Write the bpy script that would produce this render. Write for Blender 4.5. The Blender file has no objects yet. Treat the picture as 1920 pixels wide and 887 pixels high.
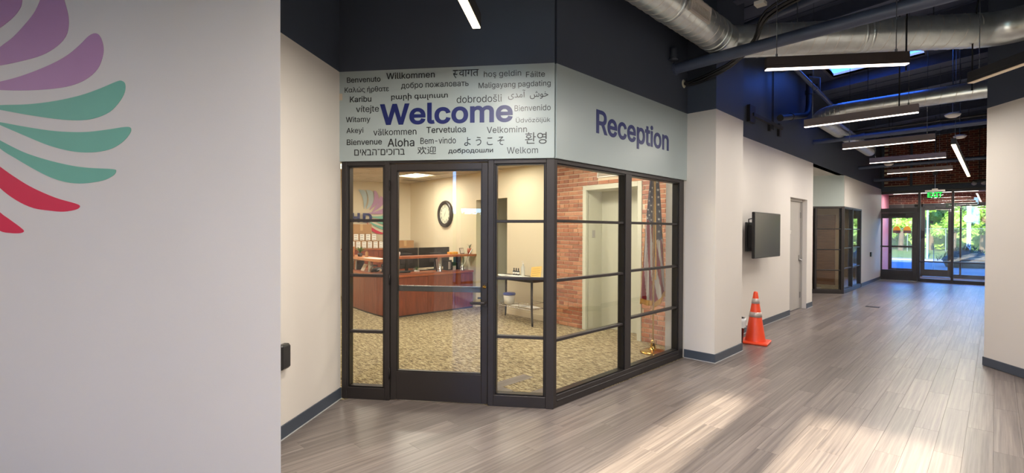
import bpy, bmesh, math, random
from mathutils import Vector, Matrix
from mathutils.geometry import delaunay_2d_cdt, interpolate_bezier
random.seed(7)
PI = math.pi
col = bpy.context.scene.collection
scn = bpy.context.scene

# ------------------------------------------------------------------ camera
EYE = 1.56
cam = bpy.data.cameras.new('camera'); camo = bpy.data.objects.new('camera', cam); col.objects.link(camo)
cam.sensor_fit = 'HORIZONTAL'; cam.sensor_width = 36.0
cam.lens = 908.0 / 1920 * 36.0
cam.clip_start = 0.05; cam.clip_end = 400
pitch, roll = math.radians(-0.563), math.radians(0.2008)
camo.matrix_world = (Matrix.Translation((0, 0, EYE)) @ Matrix.Rotation(math.radians(45), 4, 'Z')
                     @ Matrix.Rotation(PI / 2 + pitch, 4, 'X') @ Matrix.Rotation(roll, 4, 'Z'))
scn.camera = camo

# ------------------------------------------------------------------ world, sun, exposure
SUN_ELEV = math.radians(20)
world = bpy.data.worlds.new('sky'); scn.world = world; world.use_nodes = True
wn = world.node_tree.nodes; wl = world.node_tree.links
for n_ in list(wn): wn.remove(n_)
sky = wn.new('ShaderNodeTexSky'); sky.sky_type = 'NISHITA'; sky.sun_disc = False
sky.sun_elevation = SUN_ELEV; sky.sun_rotation = math.radians(180 - 3.4); sky.air_density = 1.0; sky.dust_density = 0.2; sky.ozone_density = 3.0
bg = wn.new('ShaderNodeBackground'); bg.inputs['Strength'].default_value = 1.15
tint = wn.new('ShaderNodeMix'); tint.data_type = 'RGBA'; tint.blend_type = 'MULTIPLY'; tint.inputs[0].default_value = 1.0
tint.inputs[7].default_value = (0.38, 0.72, 1.42, 1)          # camera balanced for warm lamps: daylight reads blue
wo = wn.new('ShaderNodeOutputWorld')
wl.new(sky.outputs[0], tint.inputs[6]); wl.new(tint.outputs[2], bg.inputs[0]); wl.new(bg.outputs[0], wo.inputs[0])
sun = bpy.data.lights.new('sun', 'SUN'); sun.energy = 30.0; sun.angle = math.radians(0.7); sun.color = (1.0, 0.86, 0.66)
suno = bpy.data.objects.new('sun', sun); col.objects.link(suno)
sd = Vector((-0.06, 1.0, -math.tan(SUN_ELEV)))
suno.rotation_euler = sd.to_track_quat('-Z', 'Y').to_euler(); suno.location = (0, -12, 6)
scn.view_settings.view_transform = 'Standard'; scn.view_settings.look = 'None'
scn.view_settings.gamma = 1.0; scn.view_settings.use_curve_mapping = False
scn.view_settings.exposure = 0.0
LAMP = 1.75            # scale of every lamp in the building
scn.cycles.max_bounces = 10; scn.cycles.transparent_max_bounces = 24; scn.cycles.diffuse_bounces = 5
scn.cycles.caustics_reflective = False; scn.cycles.caustics_refractive = False
scn.cycles.sample_clamp_indirect = 6.0

# ------------------------------------------------------------------ helpers: colour and material
def lin(c):
    return tuple(((v / 255) / 12.92 if v / 255 <= 0.04045 else ((v / 255 + 0.055) / 1.055) ** 2.4) for v in c)
def principled(name):
    m = bpy.data.materials.new(name); m.use_nodes = True
    return m, m.node_tree, m.node_tree.nodes['Principled BSDF']
def mat(name, rgb, rough=0.6, metal=0.0, var=0.06, scale=6.0, bump=0.0, bscale=60.0, stretch=(1, 1, 1), coat=0.0, spec=0.5, emit=None, estr=0.0):
    m, nt, b = principled(name); N, Lk = nt.nodes, nt.links
    c = lin(rgb)
    tc = N.new('ShaderNodeTexCoord'); mp = N.new('ShaderNodeMapping'); mp.inputs['Scale'].default_value = stretch
    Lk.new(tc.outputs['Object'], mp.inputs[0])
    nz = N.new('ShaderNodeTexNoise'); nz.inputs['Scale'].default_value = scale; nz.inputs['Detail'].default_value = 4
    Lk.new(mp.outputs[0], nz.inputs[0])
    rp = N.new('ShaderNodeValToRGB')
    rp.color_ramp.elements[0].position = 0.3; rp.color_ramp.elements[1].position = 0.7
    rp.color_ramp.elements[0].color = tuple(v * (1 - var) for v in c) + (1,)
    rp.color_ramp.elements[1].color = tuple(min(1, v * (1 + var)) for v in c) + (1,)
    Lk.new(nz.outputs[0], rp.inputs[0]); Lk.new(rp.outputs[0], b.inputs['Base Color'])
    b.inputs['Roughness'].default_value = rough; b.inputs['Metallic'].default_value = metal
    b.inputs['Coat Weight'].default_value = coat; b.inputs['Specular IOR Level'].default_value = spec
    if bump > 0:
        n2 = N.new('ShaderNodeTexNoise'); n2.inputs['Scale'].default_value = bscale; n2.inputs['Detail'].default_value = 3
        Lk.new(mp.outputs[0], n2.inputs[0])
        bp = N.new('ShaderNodeBump'); bp.inputs['Strength'].default_value = bump; bp.inputs['Distance'].default_value = 0.01
        Lk.new(n2.outputs[0], bp.inputs['Height']); Lk.new(bp.outputs[0], b.inputs['Normal'])
    if emit:
        b.inputs['Emission Color'].default_value = lin(emit) + (1,); b.inputs['Emission Strength'].default_value = estr
    return m
def lamp_mat(name, rgb, s):
    m = bpy.data.materials.new(name); m.use_nodes = True; nt = m.node_tree
    for n_ in list(nt.nodes): nt.nodes.remove(n_)
    e = nt.nodes.new('ShaderNodeEmission'); e.inputs[0].default_value = lin(rgb) + (1,); e.inputs[1].default_value = s
    o = nt.nodes.new('ShaderNodeOutputMaterial'); nt.links.new(e.outputs[0], o.inputs[0]); return m
def glass_mat(name, tintc=(0.95, 0.97, 0.96), refl=1.0, ior=1.5):
    m = bpy.data.materials.new(name); m.use_nodes = True; nt = m.node_tree; N = nt.nodes
    for n_ in list(N): N.remove(n_)
    t = N.new('ShaderNodeBsdfTransparent'); t.inputs[0].default_value = tintc + (1,)
    g = N.new('ShaderNodeBsdfGlossy'); g.inputs['Roughness'].default_value = 0.0; g.inputs[0].default_value = (refl, refl, refl, 1)
    f = N.new('ShaderNodeFresnel')
    ge = N.new('ShaderNodeNewGeometry'); im = N.new('ShaderNodeMapRange'); im.inputs['To Min'].default_value = ior; im.inputs['To Max'].default_value = 1 / ior
    nt.links.new(ge.outputs['Backfacing'], im.inputs[0]); nt.links.new(im.outputs[0], f.inputs[0])      # same reflectance on both faces
    mx = N.new('ShaderNodeMixShader'); o = N.new('ShaderNodeOutputMaterial')
    nt.links.new(f.outputs[0], mx.inputs[0]); nt.links.new(t.outputs[0], mx.inputs[1]); nt.links.new(g.outputs[0], mx.inputs[2]); nt.links.new(mx.outputs[0], o.inputs[0])
    return m

def wood_floor_mat():
    m, nt, b = principled('plank_vinyl'); N, Lk = nt.nodes, nt.links
    tc = N.new('ShaderNodeTexCoord'); oi = N.new('ShaderNodeObjectInfo'); geo = N.new('ShaderNodeNewGeometry')
    pos = geo.outputs['Position']
    # one value per plank cell from world position so each plank has its own tone
    sep = N.new('ShaderNodeSeparateXYZ'); Lk.new(pos, sep.inputs[0])
    def math_(op, a, bb=None):
        n = N.new('ShaderNodeMath'); n.operation = op
        for i, v in enumerate((a, bb)):
            if v is None: continue
            if isinstance(v, (int, float)): n.inputs[i].default_value = v
            else: Lk.new(v, n.inputs[i])
        return n.outputs[0]
    col_i = math_('FLOOR', math_('DIVIDE', sep.outputs[0], 0.152))
    off = math_('MULTIPLY', math_('FRACT', math_('MULTIPLY', col_i, 0.381)), 1.22)
    row_i = math_('FLOOR', math_('DIVIDE', math_('ADD', sep.outputs[1], off), 1.22))
    cmb = N.new('ShaderNodeCombineXYZ'); Lk.new(col_i, cmb.inputs[0]); Lk.new(row_i, cmb.inputs[1])
    wn_ = N.new('ShaderNodeTexWhiteNoise'); wn_.noise_dimensions = '3D'; Lk.new(cmb.outputs[0], wn_.inputs['Vector'])
    mp = N.new('ShaderNodeMapping'); mp.inputs['Scale'].default_value = (52, 0.9, 1); Lk.new(pos, mp.inputs[0])
    addv = N.new('ShaderNodeVectorMath'); addv.operation = 'ADD'; Lk.new(mp.outputs[0], addv.inputs[0])
    sc = N.new('ShaderNodeVectorMath'); sc.operation = 'SCALE'; sc.inputs['Scale'].default_value = 30; Lk.new(wn_.outputs['Color'], sc.inputs[0]); Lk.new(sc.outputs[0], addv.inputs[1])
    nz = N.new('ShaderNodeTexNoise'); nz.inputs['Scale'].default_value = 1.0; nz.inputs['Detail'].default_value = 6; nz.inputs['Roughness'].default_value = 0.65
    Lk.new(addv.outputs[0], nz.inputs[0])
    rp = N.new('ShaderNodeValToRGB'); e = rp.color_ramp.elements
    e[0].position = 0.28; e[0].color = lin((90, 83, 81)) + (1,)
    e[1].position = 0.74; e[1].color = lin((149, 139, 132)) + (1,)
    e.new(0.5).color = lin((121, 112, 108)) + (1,)
    Lk.new(nz.outputs[0], rp.inputs[0])
    mx = N.new('ShaderNodeMix'); mx.data_type = 'RGBA'; mx.blend_type = 'MULTIPLY'; mx.inputs[0].default_value = 1
    r2 = N.new('ShaderNodeMapRange'); r2.inputs['To Min'].default_value = 0.80; r2.inputs['To Max'].default_value = 1.13
    Lk.new(wn_.outputs['Value'], r2.inputs[0]); Lk.new(rp.outputs[0], mx.inputs[6]); Lk.new(r2.outputs[0], mx.inputs[7])
    Lk.new(mx.outputs[2], b.inputs['Base Color'])
    b.inputs['Roughness'].default_value = 0.33; b.inputs['Specular IOR Level'].default_value = 0.6
    bp = N.new('ShaderNodeBump'); bp.inputs['Strength'].default_value = 0.06; bp.inputs['Distance'].default_value = 0.002
    Lk.new(nz.outputs[0], bp.inputs['Height']); Lk.new(bp.outputs[0], b.inputs['Normal'])
    return m
def carpet_mat():
    m, nt, b = principled('carpet'); N, Lk = nt.nodes, nt.links
    geo = N.new('ShaderNodeNewGeometry'); mp = N.new('ShaderNodeMapping'); mp.inputs['Scale'].default_value = (7, 26, 1); mp.inputs['Rotation'].default_value = (0, 0, 0.05)
    Lk.new(geo.outputs['Position'], mp.inputs[0])
    nz = N.new('ShaderNodeTexNoise'); nz.inputs['Scale'].default_value = 1.6; nz.inputs['Detail'].default_value = 8; nz.inputs['Roughness'].default_value = 0.8
    nz.inputs['Distortion'].default_value = 0.6
    Lk.new(mp.outputs[0], nz.inputs[0])
    rp = N.new('ShaderNodeValToRGB'); e = rp.color_ramp.elements
    e[0].position = 0.40; e[0].color = lin((84, 72, 58)) + (1,)
    e[1].position = 0.60; e[1].color = lin((204, 192, 156)) + (1,)
    e.new(0.5).color = lin((150, 134, 102)) + (1,)
    Lk.new(nz.outputs[0], rp.inputs[0]); Lk.new(rp.outputs[0], b.inputs['Base Color']); b.inputs['Roughness'].default_value = 0.95
    b.inputs['Specular IOR Level'].default_value = 0.1
    return m
def brick_mat(name, a, bcol, c3):
    m, nt, b = principled(name); N, Lk = nt.nodes, nt.links
    oi = N.new('ShaderNodeObjectInfo'); geo = N.new('ShaderNodeNewGeometry')
    nz = N.new('ShaderNodeTexNoise'); nz.inputs['Scale'].default_value = 22; nz.inputs['Detail'].default_value = 5; Lk.new(geo.outputs['Position'], nz.inputs[0])
    ad = N.new('ShaderNodeMath'); ad.operation = 'MULTIPLY_ADD'; ad.inputs[1].default_value = 0.5
    rnd = geo.outputs['Random Per Island']
    ad2 = N.new('ShaderNodeMath'); ad2.operation = 'ADD'; Lk.new(rnd, ad2.inputs[0]); Lk.new(oi.outputs['Random'], ad2.inputs[1])
    fr = N.new('ShaderNodeMath'); fr.operation = 'FRACT'; Lk.new(ad2.outputs[0], fr.inputs[0])
    Lk.new(nz.outputs[0], ad.inputs[0]); mul = N.new('ShaderNodeMath'); mul.operation = 'MULTIPLY'; mul.inputs[1].default_value = 0.5; Lk.new(fr.outputs[0], mul.inputs[0]); Lk.new(mul.outputs[0], ad.inputs[2])
    rp = N.new('ShaderNodeValToRGB'); e = rp.color_ramp.elements
    e[0].position = 0.2; e[0].color = lin(a) + (1,); e[1].position = 0.8; e[1].color = lin(c3) + (1,); e.new(0.5).color = lin(bcol) + (1,)
    Lk.new(ad.outputs[0], rp.inputs[0]); Lk.new(rp.outputs[0], b.inputs['Base Color']); b.inputs['Roughness'].default_value = 0.85
    bp = N.new('ShaderNodeBump'); bp.inputs['Strength'].default_value = 0.5; bp.inputs['Distance'].default_value = 0.004; Lk.new(nz.outputs[0], bp.inputs['Height']); Lk.new(bp.outputs[0], b.inputs['Normal'])
    return m
def wood_mat(name, dark, light, rough=0.35, axis=(1, 1, 14)):
    m, nt, b = principled(name); N, Lk = nt.nodes, nt.links
    tc = N.new('ShaderNodeTexCoord'); mp = N.new('ShaderNodeMapping'); mp.inputs['Scale'].default_value = axis; Lk.new(tc.outputs['Object'], mp.inputs[0])
    nz = N.new('ShaderNodeTexNoise'); nz.inputs['Scale'].default_value = 3; nz.inputs['Detail'].default_value = 6; nz.inputs['Distortion'].default_value = 0.8; Lk.new(mp.outputs[0], nz.inputs[0])
    rp = N.new('ShaderNodeValToRGB'); e = rp.color_ramp.elements
    e[0].position = 0.3; e[0].color = lin(dark) + (1,); e[1].position = 0.7; e[1].color = lin(light) + (1,)
    Lk.new(nz.outputs[0], rp.inputs[0]); Lk.new(rp.outputs[0], b.inputs['Base Color']); b.inputs['Roughness'].default_value = rough
    return m

M = dict(
    white=mat('white_paint', (221, 216, 209), 0.55, var=0.012, scale=2, bump=0.05, bscale=180),
    navy=mat('navy_paint', (68, 76, 90), 0.5, var=0.03, scale=2),
    deck=mat('navy_deck', (66, 74, 96), 0.6, var=0.12, scale=9, stretch=(1, 8, 1)),
    sign=mat('sign_paint', (164, 178, 180), 0.36, var=0.01, scale=2),
    signw=mat('pale_green_wall', (178, 190, 186), 0.4, var=0.01, scale=2),
    cream=mat('cream_paint', (226, 214, 186), 0.6, var=0.012, scale=2),
    greyw=mat('grey_green_wall', (204, 204, 184), 0.6, var=0.01),
    base=mat('vinyl_base', (68, 76, 88), 0.45, var=0.03),
    basel=mat('base_lip', (190, 192, 194), 0.5),
    bronze=mat('dark_bronze', (54, 50, 50), 0.38, metal=0.35, var=0.03),
    bead=mat('glazing_bead', (30, 28, 28), 0.35, metal=0.3, var=0.02),
    black=mat('black_plastic', (20, 20, 22), 0.35, var=0.05),
    dark=mat('dark_grey', (44, 44, 47), 0.5, var=0.05),
    letter=mat('letter_black', (22, 26, 32), 0.35, var=0.02),
    blue=mat('letter_blue', (20, 34, 100), 0.42, var=0.02),
    lav=mat('petal_lavender', (184, 140, 178), 0.5, var=0.02), teal=mat('petal_teal', (116, 182, 160), 0.5, var=0.02),
    red=mat('petal_red', (220, 48, 80), 0.5, var=0.02), lblue=mat('petal_light_blue', (178, 196, 200), 0.5, var=0.02),
    duct=mat('galvanized', (212, 218, 216), 0.30, metal=0.82, var=0.12, scale=10, bump=0.06, bscale=14),
    seam=mat('duct_seam', (216, 214, 206), 0.4, metal=0.4),
    pipe=mat('navy_pipe', (74, 84, 106), 0.42, var=0.05),
    steel=mat('steel', (190, 190, 188), 0.25, metal=1.0, var=0.04), brass=mat('brass', (206, 164, 84), 0.18, metal=1.0, var=0.05),
    mortar=mat('mortar', (222, 206, 176), 0.95, var=0.08, scale=30, bump=0.3),
    brick=brick_mat('brick', (146, 84, 54), (178, 114, 78), (202, 146, 106)),
    brickd=brick_mat('brick_dark', (84, 34, 22), (112, 48, 30), (140, 66, 44)),
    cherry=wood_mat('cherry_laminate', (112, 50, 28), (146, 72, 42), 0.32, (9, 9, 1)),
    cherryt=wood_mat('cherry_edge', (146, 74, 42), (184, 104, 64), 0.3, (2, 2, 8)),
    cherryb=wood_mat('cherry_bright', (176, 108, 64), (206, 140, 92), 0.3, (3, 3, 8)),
    tile=mat('ceiling_tile', (196, 184, 164), 0.9, var=0.03, scale=120), grid=mat('ceiling_grid', (200, 190, 170), 0.5),
    card=mat('cardboard', (168, 128, 86), 0.85, var=0.05, scale=12), cardd=mat('cardboard_tape', (190, 156, 108), 0.5),
    paper=mat('paper', (232, 230, 222), 0.8, var=0.01), yellow=mat('yellow_card', (230, 190, 104), 0.7, var=0.02),
    ink=mat('ink', (40, 36, 34), 0.7), leaf=mat('leaf', (70, 112, 44), 0.5, var=0.25, scale=20), leafd=mat('leaf_dark', (66, 72, 40), 0.5, var=0.2),
    orange=mat('cone_orange', (236, 74, 34), 0.4, var=0.03), refl=mat('reflective_band', (188, 176, 168), 0.3, metal=0.3),
    screen=mat('screen', (44, 48, 40), 0.18, var=0.02, coat=0.2), silver=mat('door_grey', (176, 172, 166), 0.4, var=0.015),
    flagr=mat('flag_red', (150, 22, 36), 0.7, var=0.05), flagw=mat('flag_white', (226, 220, 212), 0.7, var=0.03), flagb=mat('flag_blue', (24, 27, 60), 0.7, var=0.05),
    gold=mat('gold_fringe', (222, 168, 66), 0.55, var=0.15, scale=90), clock=mat('clock_face', (222, 222, 200), 0.6, var=0.02),
    clockf=mat('clock_frame', (38, 30, 26), 0.3, var=0.15),
    bag=mat('bin_liner', (206, 206, 208), 0.25, var=0.1, scale=12, bump=0.6, bscale=25), bluep=mat('blue_plastic', (58, 80, 160), 0.4),
    terr=mat('terracotta', (176, 96, 74), 0.5, var=0.2, scale=30), pink=mat('pink_wall', (222, 142, 160), 0.6, var=0.02),
    grass=mat('lawn', (104, 122, 58), 0.95, var=0.25, scale=1.2), road=mat('asphalt', (112, 130, 158), 0.9, var=0.1, scale=3),  # asphalt has the blue of skylit shade put into its colour
    conc=mat('concrete', (140, 138, 132), 0.85, var=0.06, scale=2), bark=mat('bark', (92, 74, 58), 0.9, var=0.2),
    foliage=mat('tree_leaves', (122, 158, 60), 0.6, var=0.45, scale=1.3), foliaged=mat('shrub_leaves', (46, 58, 40), 0.6, var=0.35, scale=9),
    postw=mat('white_post', (225, 225, 225), 0.5), fence=mat('fence_wire', (96, 104, 96), 0.6, metal=0.0),
    carpet=carpet_mat(), plank=wood_floor_mat(),
    glass=glass_mat('clear_glass', (0.96, 0.97, 0.96), 1.0, 1.5), glasso=glass_mat('entrance_glass', (0.88, 0.92, 0.93)),
    clearp=glass_mat('clear_plastic', (0.8, 0.84, 0.86)),
    led=lamp_mat('led_diffuser', (255, 236, 222), 6.0), ledw=lamp_mat('led_warm', (255, 228, 180), 9.0), troffer=lamp_mat('troffer_lens', (255, 240, 206), 3.2),
    leddim=mat('led_lens_edge_on', (214, 196, 170), 0.5, emit=(255, 224, 180), estr=0.12),
    green=lamp_mat('exit_green', (60, 230, 90), 1.6), sticko=mat('sticker_orange', (238, 166, 44), 0.6), stickb=mat('sticker_dark', (92, 66, 70), 0.6),
)

# ------------------------------------------------------------------ helpers: geometry
class MB:
    """collects shapes, build() links them as one mesh object"""
    def __init__(s): s.v = []; s.f = []; s.mi = []; s.sm = []
    def add(s, vs, fs, mi=0, smooth=False):
        o = len(s.v); s.v += [tuple(v) for v in vs]
        for f in fs: s.f.append(tuple(i + o for i in f)); s.mi.append(mi); s.sm.append(smooth)
        return s
    def box(s, x0, x1, y0, y1, z0, z1, mi=0, ch=0.0, rot=None, piv=None):
        if x0 > x1: x0, x1 = x1, x0
        if y0 > y1: y0, y1 = y1, y0
        if z0 > z1: z0, z1 = z1, z0
        if ch > 0:
            c = min(ch, (x1 - x0) * .45, (y1 - y0) * .45, (z1 - z0) * .45)
            bm = bmesh.new(); bmesh.ops.create_cube(bm, size=1.0)
            for v in bm.verts:
                v.co = Vector(((x0 + x1) / 2 + v.co.x * (x1 - x0), (y0 + y1) / 2 + v.co.y * (y1 - y0), (z0 + z1) / 2 + v.co.z * (z1 - z0)))
            bmesh.ops.bevel(bm, geom=bm.edges[:], offset=c, segments=1, affect='EDGES')
            bm.verts.ensure_lookup_table()
            vs = [v.co.copy() for v in bm.verts]; fs = [tuple(v.index for v in f.verts) for f in bm.faces]; bm.free()
        else:
            vs = [Vector(p) for p in ((x0, y0, z0), (x1, y0, z0), (x1, y1, z0), (x0, y1, z0), (x0, y0, z1), (x1, y0, z1), (x1, y1, z1), (x0, y1, z1))]
            fs = [(0, 3, 2, 1), (4, 5, 6, 7), (0, 1, 5, 4), (1, 2, 6, 5), (2, 3, 7, 6), (3, 0, 4, 7)]
        if rot is not None:
            pv = Vector(piv) if piv else Vector(((x0 + x1) / 2, (y0 + y1) / 2, (z0 + z1) / 2))
            vs = [rot @ (v - pv) + pv for v in vs]
        return s.add(vs, fs, mi)
    def prism(s, poly, z0, z1, mi=0):
        n = len(poly)
        a = sum(poly[i][0] * poly[(i + 1) % n][1] - poly[(i + 1) % n][0] * poly[i][1] for i in range(n))
        if a < 0: poly = poly[::-1]
        vs = [(p[0], p[1], z0) for p in poly] + [(p[0], p[1], z1) for p in poly]
        fs = [tuple(range(n))[::-1], tuple(range(n, 2 * n))] + [(i, (i + 1) % n, n + (i + 1) % n, n + i) for i in range(n)]
        return s.add(vs, fs, mi)
    def tube(s, path, r, n=12, mi=0, cap=True, smooth=True):
        path = [Vector(p) for p in path]; rs = r if isinstance(r, (list, tuple)) else [r] * len(path)
        vs = []; up = None
        for i, p in enumerate(path):
            t = (path[min(i + 1, len(path) - 1)] - path[max(i - 1, 0)]).normalized()
            if up is None:
                up = Vector((0, 0, 1)) if abs(t.z) < 0.95 else Vector((1, 0, 0))
            a = t.cross(up).normalized(); up = a.cross(t).normalized()
            for k in range(n):
                th = 2 * PI * k / n; vs.append(p + (a * math.cos(th) + up * math.sin(th)) * rs[i])
        fs = [(i * n + k, i * n + (k + 1) % n, (i + 1) * n + (k + 1) % n, (i + 1) * n + k) for i in range(len(path) - 1) for k in range(n)]
        s.add(vs, fs, mi, smooth)
        if cap:
            s.add(vs[:n], [tuple(range(n))], mi); s.add(vs[-n:], [tuple(range(n))[::-1]], mi)
        return s
    def lathe(s, prof, n=24, c=(0, 0, 0), mi=0, smooth=True, axis='z', sx=1.0):
        vs = []
        for r, z in prof:
            for k in range(n):
                th = 2 * PI * k / n; p = (r * math.cos(th) * sx, r * math.sin(th), z)
                if axis == 'y': p = (p[0], -p[2], p[1])
                vs.append((p[0] + c[0], p[1] + c[1], p[2] + c[2]))
        fs = [(i * n + k, i * n + (k + 1) % n, (i + 1) * n + (k + 1) % n, (i + 1) * n + k) for i in range(len(prof) - 1) for k in range(n)]
        return s.add(vs, fs, mi, smooth)
    def mesh(s, name, mats):
        me = bpy.data.meshes.new(name); me.from_pydata([tuple(v) for v in s.v], [], s.f)
        for m in (mats if isinstance(mats, (list, tuple)) else [mats]): me.materials.append(m)
        me.polygons.foreach_set('material_index', s.mi); me.polygons.foreach_set('use_smooth', s.sm); me.update()
        return me
    def build(s, name, mats, parent=None, **k):
        o = bpy.data.objects.new(name, s.mesh(name, mats)); col.objects.link(o)
        if parent: o.parent = parent
        tag(o, **k); return o
def tag(o, label=None, cat=None, group=None, kind=None):
    if label: o['label'] = label
    if cat: o['category'] = cat
    if group: o['group'] = group
    if kind: o['kind'] = kind
    return o
def empty(name, loc=(0, 0, 0), rz=0.0, **k):
    o = bpy.data.objects.new(name, None); o.empty_display_size = 0.1; col.objects.link(o)
    o.location = loc; o.rotation_euler = (0, 0, rz); return tag(o, **k)
def copy_tree(o, parent=None):
    kids = list(o.children)
    c = o.copy(); col.objects.link(c); c.parent = parent
    for ch in kids: copy_tree(ch, c)
    return c
def area(name, parent, loc, sx, sy, power, color=(1, 0.93, 0.85), rot=(0, 0, 0)):
    l = bpy.data.lights.new(name, 'AREA'); l.shape = 'RECTANGLE'; l.size = sx; l.size_y = sy; l.energy = power * LAMP; l.color = color
    o = bpy.data.objects.new(name, l); col.objects.link(o); o.parent = parent; o.location = loc; o.rotation_euler = rot
    return o
def rz_of(d): return math.atan2(d[1], d[0])
WRITING = []
FONT = None
try:                                             # a typeface that ships with Blender; its default face is used if it is missing
    import os
    fp = os.path.join(bpy.utils.resource_path('LOCAL'), 'datafiles', 'fonts', 'Inter.woff2')
    if os.path.exists(fp): FONT = bpy.data.fonts.load(fp)
except Exception: FONT = None
def word(txt, x0, x1, z0, z1, parent, m, y=-0.004, th=0.0012, bold=0.0, name='word', keep=None):
    """lettering whose outline box is x0..x1, z0..z1 on the parent's face"""
    cu = bpy.data.curves.new('w', 'FONT'); cu.body = txt; cu.size = 10.0; cu.resolution_u = 3
    if FONT and all(ord(c) < 0x530 for c in txt): cu.font = FONT
    ob = bpy.data.objects.new('w', cu); col.objects.link(ob)
    WRITING.append((ob, txt, x0, x1, z0, z1, parent, m, y, th, name, keep, bold))
def flush_words():
    """text outlines -> solid letters; every region with a non-zero winding number is filled"""
    bpy.context.view_layer.update(); dg = bpy.context.evaluated_depsgraph_get()
    for ob, txt, x0, x1, z0, z1, parent, m, y, th, name, keep, bold in WRITING:
        loops = []
        for sp in ob.to_curve(dg).splines:
            bp = sp.bezier_points; n = len(bp); pts = []
            for i in range(n):
                a, b = bp[i], bp[(i + 1) % n]
                straight = (a.handle_right - a.co).cross(b.co - a.co).length < 1e-4 and (b.handle_left - b.co).cross(b.co - a.co).length < 1e-4
                pts.append(a.co.xy.copy())
                if not straight:
                    for p in interpolate_bezier(a.co, a.handle_right, b.handle_left, b.co, 5)[1:-1]: pts.append(p.xy.copy())
            q = [p for i, p in enumerate(pts) if (p - pts[i - 1]).length > 1e-4]
            if len(q) > 2: loops.append(q)
        ob.to_curve_clear()
        if not loops: continue
        ar = lambda q: sum(q[i - 1].x * q[i].y - q[i].x * q[i - 1].y for i in range(len(q)))
        sg = 1 if ar(max(loops, key=lambda q: abs(ar(q)))) > 0 else -1
        if bold:
            new = []
            for q in loops:
                r_ = []
                for i in range(len(q)):
                    d0 = (q[i] - q[i - 1]).normalized(); d1 = (q[(i + 1) % len(q)] - q[i]).normalized()
                    n0 = Vector((d0.y, -d0.x)); n1 = Vector((d1.y, -d1.x)); nn = n0 + n1
                    nn = n0 if nn.length < .2 else nn.normalized() / max(.5, nn.normalized().dot(n0))
                    r_.append(q[i] + nn * bold * 10 * sg)
                new.append(r_)
            loops = new
        ax = min(p.x for q in loops for p in q); bx = max(p.x for q in loops for p in q)
        if keep: bx = ax + (bx - ax) * keep
        cells_ = {}; vs = []; tris = []
        done = []                                   # glyph by glyph: loops whose boxes overlap are filled together
        boxes = [[min(p.x for p in q), max(p.x for p in q), [q]] for q in loops]; boxes.sort(key=lambda b: b[0]); groups = []
        for b in boxes:
            if groups and b[0] < groups[-1][1] + 1e-3: groups[-1][1] = max(groups[-1][1], b[1]); groups[-1][2] += b[2]
            else: groups.append(b)
        for _, _, qs in groups:
            P_ = []; E_ = []
            for q in qs:
                k = len(P_); P_ += q; E_ += [(k + i, k + (i + 1) % len(q)) for i in range(len(q))]
            V_, _, F_, *_r = delaunay_2d_cdt(P_, E_, [], 0, 1e-5)
            k = len(vs); vs += [v.copy() for v in V_]
            for f in F_:
                c = (V_[f[0]] + V_[f[1]] + V_[f[2]]) / 3; w = 0
                if keep and c.x > bx: continue
                for q in qs:
                    for i in range(len(q)):
                        a, b = q[i - 1], q[i]
                        if (a.y <= c.y) != (b.y <= c.y):
                            xx = a.x + (c.y - a.y) / (b.y - a.y) * (b.x - a.x)
                            if xx > c.x: w += 1 if b.y > a.y else -1
                if w: tris.append(tuple(i + k for i in f))
        used = sorted({i for t_ in tris for i in t_}); ix = {v: n_ for n_, v in enumerate(used)}
        ay = min(vs[i].y for i in used); by = max(vs[i].y for i in used); ax = min(vs[i].x for i in used); bx = max(vs[i].x for i in used)
        XY = [(x0 + (vs[i].x - ax) / (bx - ax) * (x1 - x0), z0 + (vs[i].y - ay) / (by - ay) * (z1 - z0)) for i in used]; N_ = len(XY)
        out = [(X_, y - th, Z_) for X_, Z_ in XY] + [(X_, y + th, Z_) for X_, Z_ in XY]
        T = [tuple(ix[i] for i in t_) for t_ in tris]; fs = list(T); cnt = {}
        for t_ in T:
            for a, b in ((t_[0], t_[1]), (t_[1], t_[2]), (t_[2], t_[0])): cnt[(a, b)] = 1
        fs += [(b, a, a + N_, b + N_) for a, b in cnt if (b, a) not in cnt]
        me = bpy.data.meshes.new(name); me.from_pydata(out, [], fs); me.materials.append(m); me.update()
        o = bpy.data.objects.new(name, me); col.objects.link(o); o.parent = parent
    for rec in WRITING:
        cu = rec[0].data; bpy.data.objects.remove(rec[0]); bpy.data.curves.remove(cu)
    WRITING.clear()

# ------------------------------------------------------------------ layout
H = 3.03                                    # top of the white paint
C = Vector((-2.745, 3.258)); L = Vector((-4.317, 2.06))
G = Vector((0.7954, 0.6061)); GA = Vector((-0.6061, 0.7954))     # lobby grid directions
RG = rz_of(G)
XW = -2.75                                  # corridor wall plane
YE = 20.35                                  # entrance plane
def roofz(x): return 4.62 + 0.075 * (x + 2.75)
def fr(o, d): return Vector((o[0], o[1], 0)), rz_of(d)

# ================================================================== STRUCTURE
S = 'structure'
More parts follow.
